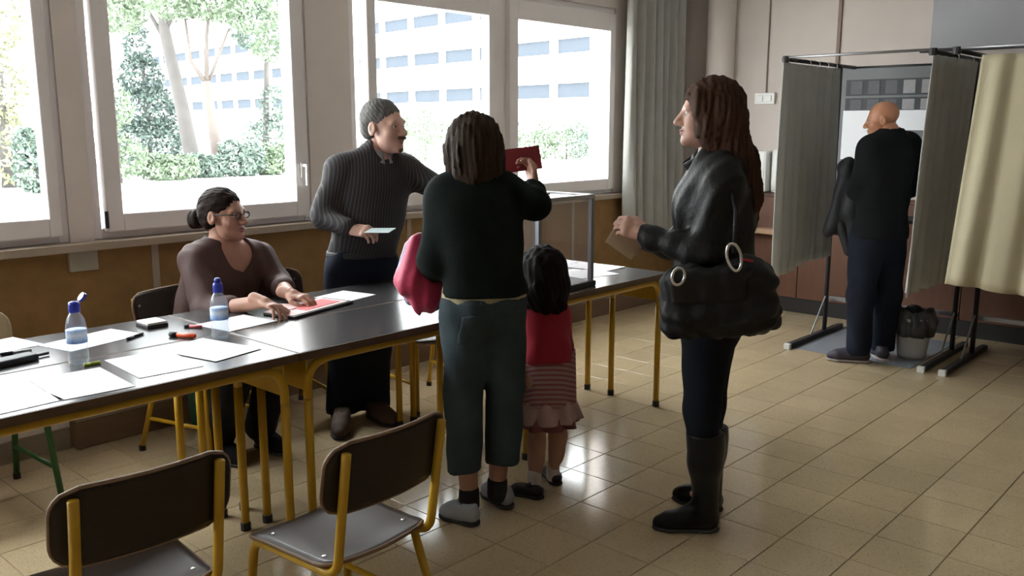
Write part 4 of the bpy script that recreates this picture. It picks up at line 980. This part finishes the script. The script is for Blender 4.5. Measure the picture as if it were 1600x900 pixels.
# ================================================================== child in red top
def p_child():
    D = 3.50; j = lambda x, y, dd=0.: pd(x, y, D+dd)
    F = RD(-.55, .83); c = .62
    J = dict(pel=j(853, 592), neck=j(851, 477), sL=j(828, 492, -.01), sR=j(874, 492, .04), eL=j(823, 540, .02), wL=j(820, 575, .08), eR=j(880, 540, .07), wR=j(872, 585, .12),
             hL=j(841, 612), hR=j(866, 612, .04), kL=j(838, 690, .02), kR=j(872, 680, .06), aL=j(835, 757, .0), aR=j(864, 736, .10))
    hl, tl = pz(848, 780), pz(797, 769); hr, tr_ = pz(872, 760), pz(852, 738)
    J['tL'] = V3(*((.8*tl+.2*hl)[:2]), .03); J['tR'] = V3(*((.8*tr_+.2*hr)[:2]), .03)
    t = person('small child with black bob in a red top and pink ruffled skirt', pz(845, 775)); B = Body(J, F, c, 1.0, .95, 1.05); B.bare = True
    hc = j(845, 428); HA = axes(RD(-.5, .86)); hs = .84
    hq = hand_prims(J['wL'], V3(0, 0, -1)+RD(0, .3), RD(1, .2), 'L', .62); hp = hand_prims(J['wR'], V3(0, 0, -1)+RD(0, .3), RD(-1, .2), 'R', .62)
    join_meshes('body', [sdf_mesh(B.skin(hc, HA, hs), .008), sdf_mesh(head_prims(hc, HA, hs), .0045), sdf_mesh(hp, .0033), sdf_mesh(hq, .0033)], SK4, t)
    P = lambda x, y, z: hc+hs*(x*HA[0]+y*HA[1]+z*HA[2])
    part('hair', [el(P(0, -.018, .040), np.array((.098, .112, .090))*.93, HA, .03), el(P(0, -.045, -.045), np.array((.100, .082, .085))*.95, HA, .03), rc(P(-.070, -.02, -.06), P(-.080, -.02, -.125), .034, .028, .03), rc(P(.072, -.03, -.06), P(.085, -.03, -.145), .036, .030, .03), rc(P(0, -.07, -.06), P(0, -.07, -.135), .04, .036, .04), rc(P(.045, -.07, -.06), P(.055, -.07, -.145), .036, .03, .04), rc(P(-.04, -.07, -.06), P(-.045, -.07, -.13), .036, .03, .04),
                  el(P(0, .105, -.045), np.array((.055, .075, .085))*.9, HA, .02, True)], .005, hairm('black_child_hair', (.012, .008, .008)), t, folds(.0035, 6, 70, .12))
    M_rt = pm('red_top', (.34, .012, .028), .85, .15, 20, .08, 150)
    part('red_top', B.torso(.012, False)+[rc(J['pel']+V3(0, 0, .10), J['pel'], .095, .098, .05)]+B.arm('L', .014, upto=.05)+B.arm('R', .014, upto=.05)+[cutp(j(852, 562), (0, 0, -1)), el(J['neck']+V3(0, 0, .03), (.045, .045, .03), None, .01, True)], .007, M_rt, t, folds(.003, 9, 40))
    M_sk = stripe_mat('pink_striped_skirt', (.30, .10, .115), (.40, .25, .24), 55, (.3, .3, .9), .5, .9)
    A_ = B.A
    def skirt(z0, z1, r0, r1, amp, nf, seed):
        cx = (J['hL']+J['hR'])/2+RD(.006, .01)
        def fn(u, v):
            a = 2*math.pi*u; r = r0+(r1-r0)*v+amp*(.3+.7*v)*math.sin(nf*a+seed)+amp*.5*v*math.sin(nf*1.7*a+2*seed)
            q = cx+A_[0]*r*1.06*math.cos(a)+A_[1]*r*.98*math.sin(a); return (q[0], q[1], z0+(z1-z0)*v)
        return MB().sheet(fn, 72, 10, .005)
    zt, zm, zb = j(853, 556)[2], j(853, 625)[2], j(853, 655)[2]
    sk = skirt(zt+.02, zm-.01, .106, .112, .004, 7, 1).build('skirt', M_sk, t, smooth=True)
    skirt(zm+.005, zb, .106, .128, .012, 9, 2).build('ruffle', pm('dusty_pink_ruffle', (.42, .27, .25), .9, .15, 30), sk, smooth=True); skirt(zm-.03, zb-.028, .098, .118, .012, 8, 4).build('ruffle', pm('dark_pink_ruffle', (.24, .09, .09), .9, .15, 30), sk, smooth=True)
    M_bs = pm('black_patent_shoe', (.012, .010, .011), .35); M_ws = pm('white_sock', (.55, .50, .50), .9)
    for q, hh, tt in (('L', hl, tl), ('R', hr, tr_)):
        so = shoe(t, hh, tt, M_bs, M_sole, .66, 'child_shoe', .07, h=.0045)
        a = J['a'+q]; part('sock', [rc(V3(a[0], a[1], .035), V3(a[0], a[1], .085), .029, .028, .01)], .005, M_ws, t)
        d = unit(tt-hh); MB().tube([V3(*(hh+d*.42*np.linalg.norm(tt-hh))[:2], .052)+V3(-d[1], d[0], 0)*o for o in (-.022, -.01, .01, .022)], .004, 6).build('strap', M_bs, so)
p_child()
# ================================================================== woman in black leather jacket
def p_jacket():
    D = 3.17; j = lambda x, y, dd=0.: pd(x, y, D+dd)
    F = RD(-.98, .12)
    J = dict(pel=j(1116, 478), neck=j(1122, 246), sL=j(1128, 287, -.160), sR=j(1120, 284, .160), eL=j(1098, 392, -.20), wL=j(1008, 366, -.10), eR=j(1088, 390, .18), wR=j(1012, 372, .05),
             hL=j(1110, 508, -.075), hR=j(1112, 506, .075), kL=j(1098, 640, -.06), kR=j(1104, 634, .09), aL=j(1104, 790, -.03), aR=j(1110, 765, .12))
    hl, tl = pz(1122, 829), pz(1016, 826); hr, tr_ = pz(1127, 800), pz(1050, 778)
    J['tL'] = V3(*((.8*tl+.2*hl)[:2]), .04); J['tR'] = V3(*((.8*tr_+.2*hr)[:2]), .04)
    t = person('woman with long brown hair in black leather jacket and boots waiting with envelopes', pz(1090, 815)); B = Body(J, F, 1.0, 1.0, 1.0, 1.05, .9)
    hc = j(1107, 178); HA = axes(RD(-.99, .10)); hs = .95
    hq = hand_prims(J['wL'], RD(-.85, .15, .35), RD(-.25, .95, -.35), 'L', .92, curl=(.75, .7, .4), thumb=.7); hp = hand_prims(J['wR'], RD(-.85, -.15, .2), RD(-.2, -.95, -.3), 'R', .92, curl=(.7, .7, .4), thumb=.7)
    join_meshes('body', [sdf_mesh(B.skin(hc, HA, hs), .011), sdf_mesh(head_prims(hc, HA, hs, True), .0042), sdf_mesh(hp, .0036), sdf_mesh(hq, .0036)], SK2, t)
    face_bits(hc, HA, hs, t)
    P = lambda x, y, z: hc+hs*(x*HA[0]+y*HA[1]+z*HA[2])
    M_h = hairm('long_brown_hair', (.055, .027, .017), (1, 1, .06), 80)
    part('hair', [el(P(0, -.020, .042), (.088, .104, .092), HA, .03), el(P(-.02, -.050, -.03), (.088, .078, .10), HA, .04), rc(P(-.045, -.050, -.03), P(-.065, -.100, -.18), .058, .062, .05), rc(P(.040, -.05, -.03), P(.05, -.105, -.18), .056, .060, .05), rc(P(-.055, -.105, -.17), P(-.055, -.150, -.30), .064, .046, .05), rc(P(.03, -.11, -.17), P(.03, -.155, -.30), .062, .046, .05), rc(P(-.020, -.150, -.27), P(-.01, -.178, -.38), .046, .020, .04), rc(P(-.075, -.125, -.25), P(-.08, -.150, -.36), .035, .016, .04), rc(P(-.07, .048, .055), P(-.078, .012, -.07), .022, .030, .03), rc(P(.07, .048, .055), P(.078, .012, -.07), .022, .030, .03), rc(P(-.078, .005, -.06), P(-.075, -.03, -.17), .032, .034, .03),
                  el(P(0, .118, -.050), (.075, .080, .105), HA, .02, True), cutp(P(0, .094, 0), HA[1])], .005, M_h, t, folds(.004, 12, 130, .07))
    z_h = j(1100, 522)[2]
    pel = J['pel']
    jk = part('leather_jacket', B.torso(.026)+[rc(pel+V3(0, 0, .08), pel-V3(0, 0, .07), .150, .165, .06), el(pel+RD(.05, 0, -.04), (.19, .17, .14), B.A[[1, 0, 2]], .05)]+B.arm('L', .018, upto=.93)+B.arm('R', .018, upto=.93)+[cutp((0, 0, z_h), (.05*RT[0], .05*RT[1], -1)), el(J['neck']+RD(-.05, 0, .075), (.085, .085, .065), None, .01, True)], .009, M_leather, t, folds(.0075, 14, 34, .8))
    nk = J['neck']
    def col(u, v):
        a = .42+(2*math.pi-.84)*u; fr = abs(2*u-1)**3; rr_ = .074+.016*v+.028*fr*v
        q = nk+unit(F)*rr_*1.1*math.cos(a)+B.A[0]*rr_*math.sin(a); return (q[0], q[1], nk[2]-.03+.075*v-.065*fr)
    MB().sheet(col, 36, 6, .007).build('collar', M_leather, jk, smooth=True)
    part('jeans', B.leg('L', .012, (.086, .052, .036), .35)+B.leg('R', .012, (.086, .052, .036), .35)+B.pelvis(.008), .010, M_den2, t, folds(.004, 15, 26))
    for q, hh, tt in (('L', hl, tl), ('R', hr, tr_)):
        k_, a_ = J['k'+q], J['a'+q]; top = k_+(a_-k_)*.24
        shoe(t, hh, tt, pm('black_boot_leather', (.006, .006, .007), .4, .3, 18, spec=.25), M_sole, .92, 'boot', .12, h=.007, boot=[el(k_+(a_-k_)*.36-B.A[1]*.014, (.060, .062, .11), None, .04), rc(top, k_+(a_-k_)*.55, .064, .058, .03), rc(k_+(a_-k_)*.55, V3(a_[0], a_[1], .07), .058, .044, .03), cutp(top+V3(0, 0, .004), (0, 0, 1))])
    # shoulder bag
    bg = thing('shoulder_bag', 'large black shoulder bag with silver buckles on the hip of the jacket woman', 'bag', tuple(j(1120, 520, -.26)))
    bA = np.array([RT, FH, (0, 0, 1)])
    def bp(x, y, dd): return j(x, y, dd)
    bT = np.array([unit(RT+V3(0, 0, .06)), FH, unit(V3(0, 0, 1)-.06*RT)])
    bd = part('bag_body', [bxp(bp(1122, 472, -.265), (.190, .055, .105), bT, .045, .03), el(bp(1128, 492, -.27), (.19, .07, .07), bT, .04), el(bp(1165, 430, -.25), (.075, .045, .075), bT, .04), el(bp(1075, 440, -.26), (.08, .045, .06), bT, .04)], .007, pm('black_bag_leather', (.009, .009, .010), .5, .3, 14, .3, 40, spec=.3), bg, folds(.006, 17, 46, .8))
    flap = part('flap', [bxp(bp(1106, 448, -.318), (.125, .018, .055), bT, .018, .02), rc(bp(1052, 440, -.30), bp(1165, 425, -.29), .030, .028, .03)], .007, MATS['black_bag_leather'], bg, folds(.004, 18, 50))
    def ringp(cx, cy, dd, a, b, tilt):
        c = bp(cx, cy, dd); ct, s_ = math.cos(tilt), math.sin(tilt)
        return MB().tube([c+RT*(a*math.cos(q)*ct-b*math.sin(q)*s_)+V3(0, 0, 1)*(a*math.cos(q)*s_+b*math.sin(q)*ct) for q in np.linspace(0, 2*math.pi, 25)[:-1]], .0055, 8, closed=True)
    ringp(1147, 402, -.345, .022, .045, .25).build('buckle', M_chrome, bg, smooth=True); ringp(1060, 432, -.35, .020, .028, -.2).build('buckle', M_chrome, bg, smooth=True)
    strap = arc_path([bp(1060, 440, -.325), bp(1085, 330, -.28), bp(1128, 262, -.17)], .05, 6)
    MB().tube([bp(1147, 395, -.325), bp(1150, 330, -.285), bp(1142, 290, -.215)], .008, 8).build('strap', MATS['black_bag_leather'], bg, smooth=True)
    MB().tube([bp(1158, 405, -.33), bp(1176, 408, -.315)], .005, 6).build('red_tab', pm('red_cloth', (.35, .01, .015), .8), bg)
    # envelopes in her hand
    M_kr = pm('pale_kraft_paper', (.58, .46, .33), .7, .08, 10)
    for k, (cx, cy, rot, lab) in enumerate(((975, 379, -.62, 'pale kraft envelope held in front by the jacket woman'), (980, 376, -.42, 'second envelope peeking out behind the first in her hand'))):
        c = j(cx, cy, -.05+k*.02); ux = unit(RD(math.cos(rot), .12, math.sin(rot))); nn = unit(RD(.1, -1, .15)); nn = unit(nn-ux*(nn @ ux)); uy = np.cross(nn, ux)
        e = thing('envelope', lab, 'envelope', tuple(c), group='envelopes in the hand of the jacket woman')
        MB().obox(c, ux, uy, nn, .058, .036, .0012).build('pocket', M_kr, e); MB().add([c+ux*-.057+uy*.035+nn*.0018, c+ux*.057+uy*.035+nn*.0018, c-uy*.004+nn*.0022, c+ux*-.057+uy*.035+nn*.0012, c+ux*.057+uy*.035+nn*.0012, c-uy*.004+nn*.0012], [(0, 2, 1), (3, 4, 5), (0, 1, 4, 3), (1, 2, 5, 4), (2, 0, 3, 5)]).build('flap', M_kr, e)
p_jacket()
# ================================================================== standing man in striped shirt
def p_man():
    D = 4.47; j = lambda x, y, dd=0.: pd(x, y, D+dd)
    F = RD(.62, -.78)
    J = dict(pel=j(566, 402), neck=j(590, 243), sR=j(531, 268, -.09), sL=j(634, 268, .10), eR=j(505, 338, -.12), wR=j(548, 359, -.24), eL=j(690, 298, .0), wL=j(752, 288, -.05),
             hR=j(540, 424, -.04), hL=j(588, 424, .05), kR=j(542, 545, -.06), kL=j(584, 540, .03), aR=j(534, 648, -.02), aL=j(584, 636, .06))
    hr, tr_ = pz(537, 660), pz(530, 690); hl, tl = pz(578, 650), pz(618, 668)
    J['tR'] = V3(*((.7*tr_+.3*hr)[:2]), .04); J['tL'] = V3(*((.7*tl+.3*hl)[:2]), .04)
    t = person('man with grey hair and dark striped shirt standing behind the tables', pz(560, 655)); B = Body(J, F, 1.03, 1.12, 1.02, 1.15)
    hc = j(600, 198, -.02); HA = axes(RD(.88, -.48, -.05)); hs = 1.08
    hp = hand_prims(J['wR'], RD(.9, -.3, -.05), RD(.1, .55, -.8), 'R', 1.0, curl=(.7, .7, .5), thumb=.8); hq = hand_prims(J['wL'], RD(.9, -.1, 0), V3(0, 0, -1), 'L', 1.0)
    join_meshes('body', [sdf_mesh(B.skin(hc, HA, hs), .011), sdf_mesh(head_prims(hc, HA, hs), .0045), sdf_mesh(hp, .004), sdf_mesh(hq, .0045)], SK2, t)
    face_bits(hc, HA, hs, t, (.05, .045, .04), (.36, .16, .13))
    P = lambda x, y, z: hc+hs*(x*HA[0]+y*HA[1]+z*HA[2])
    part('hair', [el(P(0, -.020, .045), np.array((.080, .098, .082))*hs, HA, .02), el(P(0, -.055, .0), np.array((.076, .060, .075))*hs, HA, .03), el(P(0, .112, -.020), np.array((.090, .078, .090))*hs, HA, .012, True), cutp(P(0, 0, -.055), -HA[2]), el(P(-.08, .0, -.03), np.array((.018, .028, .036))*hs, HA, .01, True), el(P(.08, .0, -.03), np.array((.018, .028, .036))*hs, HA, .01, True)], .005, hairm('short_grey_hair', (.12, .115, .11), (1, 1, .5), 60), t, folds(.002, 30, 150, 1))
    part('beard', [rc(P(-.022, .098, -.050), P(.022, .098, -.050), .0072*hs, .0072*hs, .006), el(P(0, .086, -.100), np.array((.020, .013, .015))*hs, HA, .008)], .0035, pm('grey_brown_beard', (.17, .11, .085), .9, .4, 90), t)
    M_sh = stripe_mat('dark_striped_shirt', (.018, .016, .018), (.060, .054, .055), 70, tuple(B.A[0]), .3, .85)
    sp = part('shirt', B.torso(.020)+[el(B.J['pel']+B.U*.32*B.L+B.A[1]*.035, (.145, .12, .15), B.A, .06)]+B.arm('R', .019, upto=.88)+B.arm('L', .019, upto=.9)+[cutp(j(565, 398), (0, 0, -1)), el(J['neck']+B.A[1]*.06+V3(0, 0, .045), (.055, .06, .06), None, .01, True)], .009, M_sh, t, folds(.006, 31, 26, .8))
    nk = J['neck']
    for sx in (-1, 1):
        def colr(u, v, sx=sx):
            a = .15+2.3*u; r = .076+.018*v; q = nk+B.A[1]*r*math.cos(a)*1.05+B.A[0]*sx*r*math.sin(a); return (q[0], q[1], nk[2]+.062-.016*u*0-.055*v-.045*(1-u)+.02*u)
        MB().sheet(colr, 14, 4, .004).build('collar', pm('grey_collar', (.30, .29, .31), .8, .1, 30), sp, smooth=True)
    part('jeans', B.pelvis(.016)+B.leg('R', .020, (.088, .066, .062), 1.0)+B.leg('L', .020, (.088, .066, .062), 1.0)+[cutp(j(565, 388), (0, 0, 1)), cutp((0, 0, .045), (0, 0, -1))], .010, M_den3, t, folds(.005, 32, 24))
    part('belt', B.pelvis(.022)+[cutp(j(565, 388), (0, 0, 1)), cutp(j(565, 399), (0, 0, -1))], .008, M_black, t)
    M_br = pm('brown_suede', (.085, .055, .04), .8, .2, 20)
    shoe(t, hr, tr_, M_br, M_sole, 1.05, 'shoe', .09, h=.006, lace=M_br); shoe(t, hl, tl, M_br, M_sole, 1.05, 'shoe', .09, h=.006, lace=M_br)
    c = J['wR']+RD(.15, -.07, .005); ux = unit(RD(.9, -.25, .03)); uy = unit(RD(.25, .9, .12)-ux*(RD(.25, .9, .12) @ ux)); un = np.cross(ux, uy)
    tag(MB().obox(c, ux, uy, un, .062, .045, .0012).build('ballot_slip', pm('pale_blue_paper', (.55, .66, .70), .7, .05)), 'pale folded slip held in the right hand of the striped-shirt man', 'paper')
p_man()
# ================================================================== bald man in the booth
def p_bald():
    D = 5.62; j = lambda x, y, dd=0.: pd(x, y, D+dd)
    F = RD(-.35, .93)
    J = dict(pel=j(1374, 362), neck=j(1390, 213), sL=j(1361, 233, -.03), sR=j(1419, 228, .05), eL=j(1340, 296, .0), wL=j(1326, 312, .22), eR=j(1424, 290, .14), wR=j(1400, 318, .32),
             hL=j(1354, 380, -.02), hR=j(1390, 380, .03), kL=j(1346, 462, -.02), kR=j(1388, 460, .06), aL=j(1342, 543, -.04), aR=j(1378, 540, .10))
    hl, tl = pz(1360, 567), pz(1289, 562); hr, tr_ = pz(1384, 566), pz(1352, 545)
    J['tL'] = V3(*((.8*tl+.2*hl)[:2]), .04); J['tR'] = V3(*((.8*tr_+.2*hr)[:2]), .04)
    t = person('bald man in black sweater and jeans standing inside the voting booth', pz(1345, 560)); B = Body(J, F, 1.0, 1.08, 1.0, 1.15)
    hc = j(1379, 187, .02); HA = axes(RD(-.86, .42, -.18), RD(-.14, .05, 1)); hs = .93
    hq = hand_prims(J['wL'], RD(-.1, .9, -.1), V3(0, 0, -1), 'L', 1.0); hp = hand_prims(J['wR'], RD(-.4, .8, -.2), V3(0, 0, -1), 'R', 1.0)
    join_meshes('body', [sdf_mesh(B.skin(hc, HA, hs), .012), sdf_mesh(head_prims(hc, HA, hs), .005), sdf_mesh(hp, .0045), sdf_mesh(hq, .0045)], SK3, t)
    face_bits(hc, HA, hs, t)
    part('black_sweater', B.torso(.024)+B.arm('L', .024, upto=.93)+B.arm('R', .024, upto=.93)+[rc(J['pel']+V3(0, 0, .12), J['pel']-V3(0, 0, .01), .135, .150, .06), cutp(j(1375, 372), (0, 0, -1)), el(J['neck']+V3(0, 0, .06), (.07, .07, .05), None, .01, True)], .010, M_blk, t, folds(.004, 41))
    part('jeans', B.pelvis(.014)+B.leg('L', .016, (.088, .066, .060), 1.0)+B.leg('R', .016, (.088, .066, .060), 1.0)+[cutp((0, 0, .05), (0, 0, -1))], .011, M_den3, t, folds(.005, 42, 24))
    M_s = pm('dark_purple_sneaker', (.035, .028, .045), .6, .2)
    shoe(t, hl, tl, M_s, pm('pale_sole', (.35, .30, .28), .8), 1.0, 'sneaker', .09, h=.0065, lace=M_greymetal); shoe(t, hr, tr_, M_s, MATS['pale_sole'], 1.0, 'sneaker', .09, h=.0065)
    jk = thing('dark_jacket', 'dark jacket hanging over the left arm of the bald man', 'jacket', tuple(j(1318, 395, .06)))
    M_j = pm('black_jacket_cloth', (.013, .014, .018), .7, .3, 14, .15, 60)
    part('jacket_cloth', [el(j(1326, 264, .14), (.085, .07, .075), None, .04), bxp(j(1320, 322, .10), (.085, .05, .19), np.array([unit(RT*.95-V3(0, 0, .18)), FH, unit(V3(0, 0, 1)+.18*RT)]), .035, .05), rc(j(1310, 345, .10), j(1293, 364, .10), .05, .022, .04), rc(j(1334, 300, .06), j(1330, 380, .04), .055, .045, .04)], .008, M_j, jk, folds(.004, 43, 48, .3))
    part('sleeve', [rc(j(1314, 350, .06), j(1326, 392, .03), .032, .035, .03)], .009, M_j, jk, folds(.004, 44))
p_bald()
# ================================================================== seated woman in brown
def p_seated():
    P0 = lambda x, y, Y: pyy(x, y, Y)
    F = unit(V3(.30, -.95, 0))
    pel = V3(2.035, 3.80, .50); neck = P0(352, 384, 3.72)
    tz = TH
    J = dict(pel=pel, neck=neck, sR=P0(306, 408, 3.70), sL=P0(404, 402, 3.70), eR=P0(322, 488, 3.53), wR=pz(408, 471, tz+.062), eL=P0(436, 444, 3.62), wL=pz(452, 459, tz+.055),
             hR=pel+V3(-.075, -.03, -.01), hL=pel+V3(.09, -.0, -.01), kR=V3(1.99, 3.42, .49), kL=V3(2.20, 3.44, .49), aR=V3(1.985, 3.62, .10), aL=V3(2.19, 3.60, .10))
    t = person('seated woman with glasses and hair bun in a brown top writing at the table', (2.03, 3.72)); B = Body(J, F, 1.0, 1.08, 1.12, 1.25, 1.25, 1.08)
    hc = P0(349, 335, 3.70); HA = axes(RD(.95, -.30, -.06)); hs = 1.0
    hp = hand_prims(J['wR'], RD(.82, -.42, -.22), V3(0, 0, -1)+RD(-.1, -.1), 'R', .98, curl=(.42, .5, .35), thumb=.15, spread=.2); hq = hand_prims(J['wL'], RD(.85, -.35, -.15), V3(0, 0, -1), 'L', .98, curl=(.25, .55, .45), thumb=.4, spread=.1)
    J['tR'] = V3(1.99, 3.50, .035); J['tL'] = V3(2.20, 3.48, .035)
    join_meshes('body', [sdf_mesh(B.skin(hc, HA, hs), .010), sdf_mesh(head_prims(hc, HA, hs, True), .0042), sdf_mesh(hp, .0036), sdf_mesh(hq, .0036)], SK1, t)
    face_bits(hc, HA, hs, t, (.03, .02, .015), (.33, .11, .10))
    P = lambda x, y, z: hc+hs*(x*HA[0]+y*HA[1]+z*HA[2])
    M_h = hairm('dark_brown_tied_hair', (.022, .014, .011), (1, 1, 1), 60)
    hr_ = part('hair', [el(P(0, -.018, .042), (.081, .100, .084), HA, .02), el(P(0, -.050, .0), (.078, .068, .080), HA, .03), el(P(0, .108, -.030), (.090, .082, .098), HA, .012, True), el(P(-.08, .006, -.03), (.02, .03, .042), HA, .01, True), el(P(.08, .006, -.03), (.02, .03, .042), HA, .01, True), cutp(P(0, 0, -.065), -HA[2])], .0045, M_h, t, folds(.002, 51, 150, .6))
    part('hair_bun', [el(P(.0, -.145, -.028), (.040, .040, .042), HA, .02), rc(P(0, -.09, -.015), P(0, -.13, -.022), .02, .026, .02)], .0045, M_h, hr_, folds(.004, 52, 80, 1)); MB().tube([P(.026*math.cos(a), -.107, -.018+.026*math.sin(a)) for a in np.linspace(0, 2*math.pi, 17)[:-1]], .006, 6, closed=True).build('hair_tie', pm('pale_hair_tie', (.45, .45, .47), .7), hr_, smooth=True)
    g = MB()
    for q in (-1, 1):
        g.tube([P(q*.033+.021*math.cos(a), .100, .000+.0145*math.sin(a)) for a in np.linspace(0, 2*math.pi, 17)[:-1]], .0027, 6, closed=True)
        g.tube([P(q*.054, .097, .004), P(q*.070, .070, .006), P(q*.079, .0, .004)], .0030, 6)
    g.tube([P(-.012, .102, .002), P(0, .106, .004), P(.012, .102, .002)], .0018, 6); g.build('eyeglasses', M_black, t, smooth=True)
    M_bt = pm('brown_jersey_top', (.060, .026, .022), .75, .2, 20, .08, 160)
    part('brown_top', B.torso(.016)+B.arm('R', .020, upto=.42)+B.arm('L', .018, upto=.42)+[el(neck+F*.075+V3(0, 0, -.005), (.075, .085, .115), None, .012, True), el(neck+V3(0, 0, .06), (.085, .085, .055), None, .01, True)], .008, M_bt, t, folds(.0045, 53, 30))
    part('trousers', B.pelvis(.018)+B.leg('R', .016, (.092, .066, .055))+B.leg('L', .016, (.092, .066, .055)), .011, M_blk2, t, folds(.004, 54, 24))
    shoe(t, (1.985, 3.66), (1.99, 3.42), M_blk2, M_sole, .95, 'shoe', .085, h=.007); shoe(t, (2.19, 3.64), (2.20, 3.40), M_blk2, M_sole, .95, 'shoe', .085, h=.007)
p_seated()
